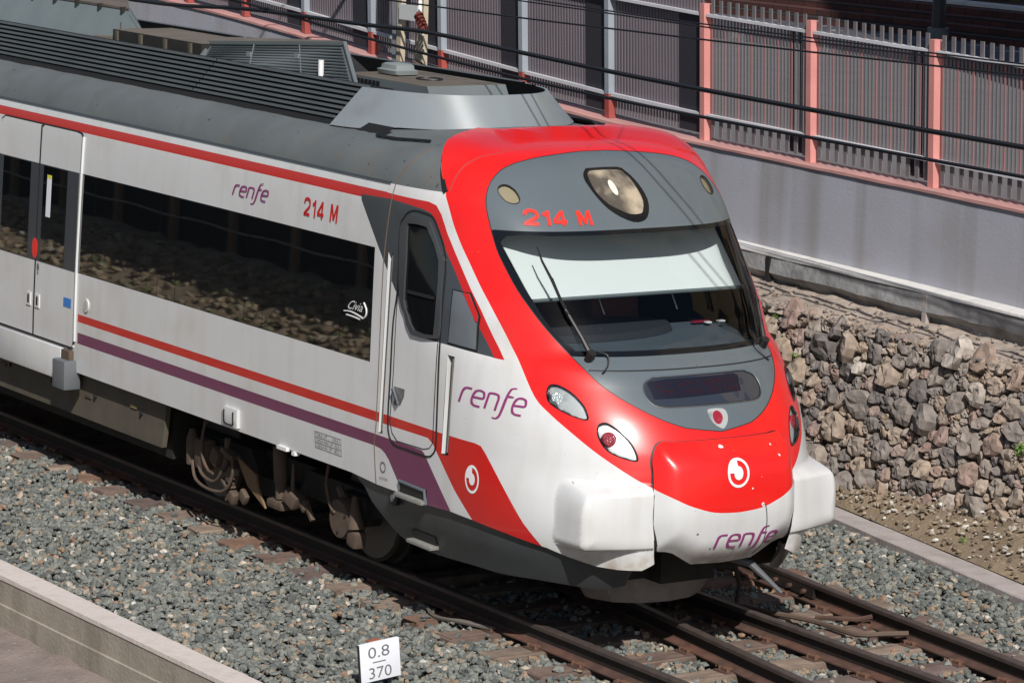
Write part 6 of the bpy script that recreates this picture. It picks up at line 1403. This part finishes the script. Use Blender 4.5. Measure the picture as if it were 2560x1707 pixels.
for i in range(len(posts)-1):
    xb, xa = posts[i]-.05, posts[i+1]+.05; m2 = MB(); w_ = xb-xa
    Y = lambda x, h: bx(x)+OFF-.045*h
    Z = lambda x, h: 2.72+drop(x)+h
    for h, t_ in ((.24, .035), (1.27, .03)):
        m2 = MB(); m2.hexa([(xa, Y(xa, h)-.03, Z(xa, h)), (xb, Y(xb, h)-.03, Z(xb, h)), (xb, Y(xb, h)+.03, Z(xb, h)), (xa, Y(xa, h)+.03, Z(xa, h)), (xa, Y(xa, h)-.03, Z(xa, h)+t_), (xb, Y(xb, h)-.03, Z(xb, h)+t_), (xb, Y(xb, h)+.03, Z(xb, h)+t_), (xa, Y(xa, h)+.03, Z(xa, h)+t_)], RAILG)
        fb(m2, 'rail')
    m2 = MB(); n = max(4, int(w_/.125)); dense = xa < -8.3
    def bar(x, hw, h0, h1, dy, th, mt):
        m2.hexa([(x-hw, Y(x, h0)+dy, Z(x, h0)), (x+hw, Y(x, h0)+dy, Z(x, h0)), (x+hw, Y(x, h0)+dy+th, Z(x, h0)), (x-hw, Y(x, h0)+dy+th, Z(x, h0)), (x-hw, Y(x, h1)+dy, Z(x, h1)), (x+hw, Y(x, h1)+dy, Z(x, h1)), (x+hw, Y(x, h1)+dy+th, Z(x, h1)), (x-hw, Y(x, h1)+dy+th, Z(x, h1))], mt)
    for k in range(n):
        x = xa+(k+.5)*w_/n
        if not dense: bar(x, .026, .05, .25, 0, .012, PICK); bar(x, .026, 1.27, FH+.05, 0, .012, PICK)
    if dense:
        m2.hexa([(xa, Y(xa, .24)+.03, Z(xa, .24)), (xb, Y(xb, .24)+.03, Z(xb, .24)), (xb, Y(xb, .24)+.034, Z(xb, .24)), (xa, Y(xa, .24)+.034, Z(xa, .24)), (xa, Y(xa, 1.42)+.03, Z(xa, 1.42)), (xb, Y(xb, 1.42)+.03, Z(xb, 1.42)), (xb, Y(xb, 1.42)+.034, Z(xb, 1.42)), (xa, Y(xa, 1.42)+.034, Z(xa, 1.42))], PANL)
    nf = int(w_/(.052 if not dense else .05))
    for k in range(nf):
        x = xa+(k+.5)*w_/nf; bar(x, .012 if not dense else .014, .25 if not dense else .06, 1.28 if not dense else 1.44, .02, .008, (PICK if k % 4 else PRED) if not dense else PANL)
    fb(m2, 'picket_panel')
    m2 = MB(); xs_d = ((xb-.40, xb-.02),) if dense else ((xb-.20, xb-.14), (xb-.33, xb-.27))  # plain dark strips set on the panels, left of each post
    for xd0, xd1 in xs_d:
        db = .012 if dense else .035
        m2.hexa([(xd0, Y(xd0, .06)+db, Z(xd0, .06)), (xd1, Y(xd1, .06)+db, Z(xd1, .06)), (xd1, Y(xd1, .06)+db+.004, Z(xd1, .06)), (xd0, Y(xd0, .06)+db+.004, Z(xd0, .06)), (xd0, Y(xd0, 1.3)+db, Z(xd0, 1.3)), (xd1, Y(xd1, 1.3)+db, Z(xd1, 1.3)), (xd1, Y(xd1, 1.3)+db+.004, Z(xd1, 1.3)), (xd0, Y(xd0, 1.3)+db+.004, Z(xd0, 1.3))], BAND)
    fb(m2, 'dark_strip')
# street
ASPH = mat('street_asphalt', srgb(96, 94, 96), .9, var=.1, vscale=2, bump=.2, bscale=40, dirt=srgb(112, 109, 108), dscale=.8, damt=.5)
sv0 = lambda x, y: 2.62+float(drop(x))*max(0., min(1., 1-(y-6)/7))
m2 = MB(); xs3 = np.linspace(-90, 40, 66)
yr = [0, .5, 2, 4, 6, 7.5, 10, 90]
m2.add([(x, bx(x)+OFW+.41+q, sv0(x, bx(x)+OFW+.41+q)) for x in xs3 for q in yr], [(8*i+j, 8*i+8+j, 8*i+9+j, 8*i+1+j) for i in range(65) for j in range(7)], ASPH, True); kindstruct(m2.build('street'))
# far kerb, low brick wall, lamp post and shrubs
BRICK = mat('brick', srgb(120, 66, 52), .85, var=.2, vscale=8)
nb = BRICK.node_tree; bt = nb.nodes.new('ShaderNodeTexBrick'); tcn = nb.nodes.new('ShaderNodeTexCoord'); bt.inputs['Scale'].default_value = 1.4; bt.inputs['Color1'].default_value = (*srgb(84, 44, 36), 1); bt.inputs['Color2'].default_value = (*srgb(62, 34, 30), 1); bt.inputs['Mortar'].default_value = (*srgb(38, 30, 28), 1)
mpn = nb.nodes.new('ShaderNodeMapping'); mpn.inputs['Rotation'].default_value = (math.radians(90), 0, 0); nb.links.new(tcn.outputs['Object'], mpn.inputs[0]); nb.links.new(mpn.outputs[0], bt.inputs[0]); nb.links.new(bt.outputs[0], nb.nodes['Principled BSDF'].inputs['Base Color'])
def ys(x, y): return y+.0425*(x+18)
PAVE = mat('paving_dark', srgb(70, 70, 78), .85, var=.2, vscale=.6, dirt=srgb(150, 150, 150), dscale=1.5, damt=.8, dlo=.6, dhi=.66)  # sparse pale blotches mixed over the dark paving colour
m2 = MB()
xs2 = np.linspace(-60, 0, 13)
for a, b in zip(xs2[:-1], xs2[1:]):
    m2.hexa([(a, ys(a, 15.8), sv0(a, 30)), (b, ys(b, 15.8), sv0(b, 30)), (b, ys(b, 22.2), sv0(b, 30)), (a, ys(a, 22.2), sv0(a, 30)), (a, ys(a, 15.8), sv0(a, 30)+.14), (b, ys(b, 15.8), sv0(b, 30)+.14), (b, ys(b, 22.2), sv0(b, 30)+.14), (a, ys(a, 22.2), sv0(a, 30)+.14)], PAVE)
kindstruct(m2.build('pavement'))
m2 = MB()
for a, b in zip(xs2[:-1], xs2[1:]):
    for j in range(4):
        zb0 = .14+.10*j; m2.hexa([(a, ys(a, 18.1+.32*j), sv0(a, 30)+zb0), (b, ys(b, 18.1+.32*j), sv0(b, 30)+zb0), (b, ys(b, 22), sv0(b, 30)+zb0), (a, ys(a, 22), sv0(a, 30)+zb0), (a, ys(a, 18.1+.32*j), sv0(a, 30)+zb0+.098), (b, ys(b, 18.1+.32*j), sv0(b, 30)+zb0+.098), (b, ys(b, 22), sv0(b, 30)+zb0+.098), (a, ys(a, 22), sv0(a, 30)+zb0+.098)], BRICK)
bw_ = m2.build('brick_terrace'); props(bw_, 'low stepped red brick wall across the street at top right', 'wall')
m2 = MB()
for a, b in zip(xs2[:-1], xs2[1:]): m2.hexa([(a, ys(a, 19.4), sv0(a, 30)+.545), (b, ys(b, 19.4), sv0(b, 30)+.545), (b, ys(b, 19.7), sv0(b, 30)+.545), (a, ys(a, 19.7), sv0(a, 30)+.545), (a, ys(a, 19.4), sv0(a, 30)+.60), (b, ys(b, 19.4), sv0(b, 30)+.60), (b, ys(b, 19.7), sv0(b, 30)+.60), (a, ys(a, 19.7), sv0(a, 30)+.60)], LEDGE)
m2.build('white_capping', bw_)
m2 = MB(); m2.cyl((-18.9, 17.7, 2.7), (-18.9, 17.7, 9), .10, mat('lamp_post_dark', (.03, .03, .035), .5), 14); m2.tube([(-18.9, 17.7, 8.9), (-18.9, 17.3, 9.3), (-18.9, 16, 9.4)], .05, BLACK, 8); m2.box((-18.9, 15.7, 9.38), (.25, .7, .12), MGREY, bev=.04); m2.cyl((-18.9, 17.7, 2.7), (-18.9, 17.7, 2.95), .16, MGREY, 14)
props(m2.build('lamp_post'), 'thick dark street lamp post in front of the brick terrace at top right', 'lamp post')
SHR = mat('shrub_leaf', srgb(96, 104, 44), .7, var=.5, vscale=6)
for i, x in enumerate((-28.5, -26.3, -24.2, -21.6)):
    mb = MB(); r_ = random.Random(i); c = Vector((x, 20.9+r_.uniform(0, .5), 3.55))
    for k in range(700):
        d = Vector((r_.gauss(0, 1), r_.gauss(0, .6), r_.gauss(0, .45))); 
        if d.length > 1.8: continue
        p = c+d*.75; s_ = r_.uniform(.06, .14); n_ = Vector((r_.gauss(0, 1), r_.gauss(0, 1), r_.gauss(0, 1))).normalized(); a = n_.orthogonal().normalized(); b = n_.cross(a)
        mb.add([p-a*s_, p+b*s_*.5, p+a*s_, p-b*s_*.5], [(0, 1, 2, 3)], SHR)
    for k in range(5): mb.tube([c-Vector((0, 0, 1.1)), c+Vector((r_.uniform(-.6, .6), r_.uniform(-.3, .3), r_.uniform(-.2, .3)))], .02, UNDER, 5)
    props(mb.build('shrub'), ['leafy green shrub behind the brick terrace, farthest left', 'leafy shrub behind the terrace, second from the left', 'leafy shrub behind the terrace, just left of the lamp post', 'olive green shrub behind the terrace right of the lamp post'][i], 'shrub', 'shrubs behind the brick terrace')
# unseen block added only to cast the shadow band across the street
m2 = MB(); BLKM = mat('block_ochre', srgb(190, 170, 140), .85, var=.08); m2.box((-1, 17.7, 12.5), (13, 11.5, 20), BLKM)
bl_ = m2.build('shadow_block'); props(bl_, 'tall ochre block added unseen beyond the right edge to shade the street', 'shadow block')
for fl in range(6):  # added windows and roof dress the shadow-casting block
    for k in range(4):
        m2 = MB(); m2.box((-5.2+2.9*k, 11.92, 5+3*fl), (1.2, .08, 1.5), mat('shutter', (.1, .12, .1), .6) if 0 else DKGREY); m2.box((-5.2+2.9*k, 11.86, 4.2+3*fl), (1.4, .14, .08), LEDGE); o = m2.build('window', bl_)
m2 = MB(); m2.box((-1, 17.7, 22.6), (13.4, 11.9, .3), LEDGE); m2.build('roof', bl_)
# cables in front of the fence
CAB = mat('cable_black', (.012, .013, .016), .5)
def cable(pts, r0, label, dbl=0.):
    mb = MB(); P = [tuple(p) for p in cat_rom(pts, 5)]; mb.tube(P, r0, CAB, 6)
    if dbl: mb.tube([(x, y, z-dbl-.006*math.sin(x)) for x, y, z in P], r0, CAB, 6)
    props(mb.build('overhead_cable'), label, 'cable', 'cables strung along the fence')
CB = dict(W1=[(-26, 3.6), (-19.0, 3.484), (-16.0, 3.579), (-13.3, 3.599), (-11.8, 3.616), (-9.9, 3.548), (-7.05, 3.459), (-1.96, 3.378), (4, 3.36)],
 W2=[(-24, 4.3), (-9.7, 4.115), (-7.1, 4.086), (-2.0, 4.087), (4, 4.13)], W3=[(-24, 4.0), (-12.7, 3.911), (-7.1, 3.931), (-2.0, 3.988), (4, 4.06)], W4=[(-24, 4.1), (-16.3, 3.667), (-13.3, 3.464), (-9.9, 3.281), (-7.04, 3.194), (-1.94, 3.125), (4, 3.08)])
cable([(x, 4.6, z) for x, z in CB['W1']], .026, 'thickest black cable crossing the fence from upper left to the right edge')
cable([(x, 4.6, z) for x, z in CB['W2']], .008, 'thin double black wire, highest of the wires in front of the fence', .03)
cable([(x, 4.6, z) for x, z in CB['W3']], .010, 'thin black wire, second from the top in front of the fence')
cable([(x, 4.6, z) for x, z in CB['W4']], .018, 'black twisted cable running low along the foot of the fence')
# catenary mast behind the train
CREAM = mat('mast_cream', srgb(186, 174, 152), .6, var=.08); MW = mat('mast_plate', srgb(208, 210, 208), .5); MGY = mat('mast_grey', srgb(140, 144, 148), .5)
mx0 = -12.95; m2 = MB()
m2.box((-13.0, 4.93, 3.8), (.12, .08, 8.5), MGY); m2.box((-12.885, 4.9, 3.8), (.09, .06, 8.5), CREAM); m2.box((-12.40, 4.9, 3.8), (.09, .06, 8.5), CREAM); m2.box((-12.565, 4.93, 2.7), (.06, .04, 1.8), CREAM)
for z in (.8, 1.7, 2.6, 3.77, 4.9, 6.1, 7.3): m2.box((-12.645, 4.855, z), (.40, .02, .17), MW)
ma = m2.build('catenary_mast'); props(ma, 'cream and grey steel overhead-line mast standing between the train and the fence', 'mast')
INS = mat('insulator_brown', srgb(110, 52, 44), .3)
m2 = MB(); m2.tube([(-12.32, 4.80, 3.92), (-12.22, 4.74, 3.78)], .022, LETW, 8)
for k in range(5): m2.cyl((-12.22+.03*k, 4.72, 3.77-.035*k), (-12.20+.03*k, 4.72, 3.755-.035*k), .055, INS, 12)
m2.tube([(-12.22, 4.72, 3.78), (-12.06, 4.72, 3.60), (-12.02, 4.66, 3.57)], .012, LETW, 6)
m2.build('insulator', ma)
m2 = MB(); m2.box((-12.25, 4.75, 3.22), (.16, .1, .07), DIRTY, (0, .3, 0), bev=.02); m2.build('cable_clamp', ma)
m2 = MB(); m2.tube([(mx0+.3, 4.9, 6.1), (mx0+.3, 2, 6.6), (mx0+.3, -.2, 6.7)], .03, MGY, 8); m2.tube([(mx0+.3, 4.9, 7.5), (mx0+.3, 0, 6.75)], .015, MGY, 6); m2.build('bracket_arm', ma)
# overhead line above the track; its shadow falls on the nose
m2 = MB(); yb = [-.32, -.20]
for q in (0, .10): m2.tube([(-30, .55+q, 5.45), (mx0+.3, -.2+q, 5.45), (14, -.85+q, 5.45)] if 0 else [(-40, -.55+q, 5.45), (20, -.55+q, 5.45)], .007, CAB, 6)
m2.tube([(-40, -.20, 6.3), (20, -.20, 6.3)], .007, CAB, 6)
for x in (-16, -8, 0, 8): m2.tube([(x, -.5, 5.45), (x, -.20, 6.3)], .004, CAB, 5)
props(m2.build('contact_wires'), 'overhead contact wires hanging above the track just outside the top of the picture', 'wires')

# ------------------------------------------------------------------ kilometre sign
SW = mat('sign_white', srgb(228, 230, 236), .5, var=.03); SG = mat('sign_figures', (.16, .16, .17), .6); SB = mat('sign_side', (.03, .03, .035), .6)
sg = empty('distance_marker', (-.62, -2.50, -.2), 'small white distance marker plate reading 0.8 over 370 in the ballast', 'sign')
SGI = Matrix.Translation((.62, 2.50, .2))
def sb(o): o.parent = sg; o.matrix_parent_inverse = SGI; return o
m2 = MB(); m2.box((-.62, -2.50, .0), (.035, .335, .29), SW, bev=.004); m2.box((-.622, -2.50, 0), (.03, .339, .286), SB); pl_ = sb(m2.build('plate'))
m2 = MB(); m2.box((-.66, -2.5, -.15), (.05, .05, .4), MGREY); m2.box((-.66, -2.52, .146), (.05, .10, .008), mat('rust_bracket', srgb(140, 84, 60), .8)); sb(m2.build('stake'))
def sign_text(t, y0, y1, z0, z1):
    def mp(D, off): return np.stack([np.full(len(D), -.601), D[:, 0], D[:, 1]], -1)
    o = text_obj('figures', t, [(y0, z0), (y1, z0), (y0, z1), (y1, z1)], mp, SG, None, bold=-.0); o.parent = pl_
sign_text('0.8', -2.60, -2.42, .03, .115); sign_text('370', -2.60, -2.41, -.125, -.04)
m2 = MB(); m2.box((-.6015, -2.51, -.003), (.002, .11, .008), SG); o = m2.build('divider'); o.parent = pl_
for o in sg.children: pass
sg.rotation_euler = (.09, 0, 0)

# ------------------------------------------------------------------ camera side: bank and dark wall that the train windows mirror
BANK = mat('bank_rubble', srgb(168, 150, 124), .95, var=.35, vscale=2.2, bump=1, bscale=9, dirt=srgb(80, 86, 52), dscale=.9, damt=.7)
b_ = grid_mesh('bank', np.linspace(-50, -2, 160), np.linspace(-9.4, -6.5, 14), lambda X, Y: -.6+(.95)*sst(-6.6, -9.2, Y)*1.0 if False else -.6+1.45*np.clip((-6.6-Y)/2.6, 0, 1), BANK, .035)
n = 7000; x = rg.uniform(-46, -4, n); t = rg.uniform(0, 1, n); scatter('bank_rubble', np.stack([x, -6.6-2.5*t, -.6+1.42*t], 1), rg.uniform(.02, .09, n), stonemat('bank_rock', [(0, srgb(130, 116, 96)), (.5, srgb(176, 158, 130)), (.8, srgb(186, 170, 146)), (.9, srgb(110, 124, 72)), (1, srgb(206, 196, 180))]), 44)['kind'] = 'stuff'
props(bpy.data.objects['bank_rubble'], 'rubble lying on the bank mirrored in the train windows', 'rubble')
m2 = MB(); m2.box((-27, -9.6, 1.4), (50, .2, 3.2), mat('dark_hoarding', (.012, .011, .011), .9)); dw = m2.build('dark_hoarding'); props(dw, 'dark wall with tan posts beyond the bank, seen mirrored in the train windows', 'wall')
m2 = MB(); TAN = mat('post_tan', srgb(150, 126, 98), .8)
for k in range(26):
    x = -6-1.7*k; m2.box((x, -9.42, 1.0), (.13, .08, 2.0), TAN)
m2.build('hoarding_posts', dw)
m2 = MB(); m2.tube([(x, -9.38, 1.22+.02*math.sin(x*3)) for x in np.linspace(-50, -3, 120)], .02, mat('pale_pipe', srgb(170, 164, 150), .6), 6); m2.build('hoarding_rail', dw)
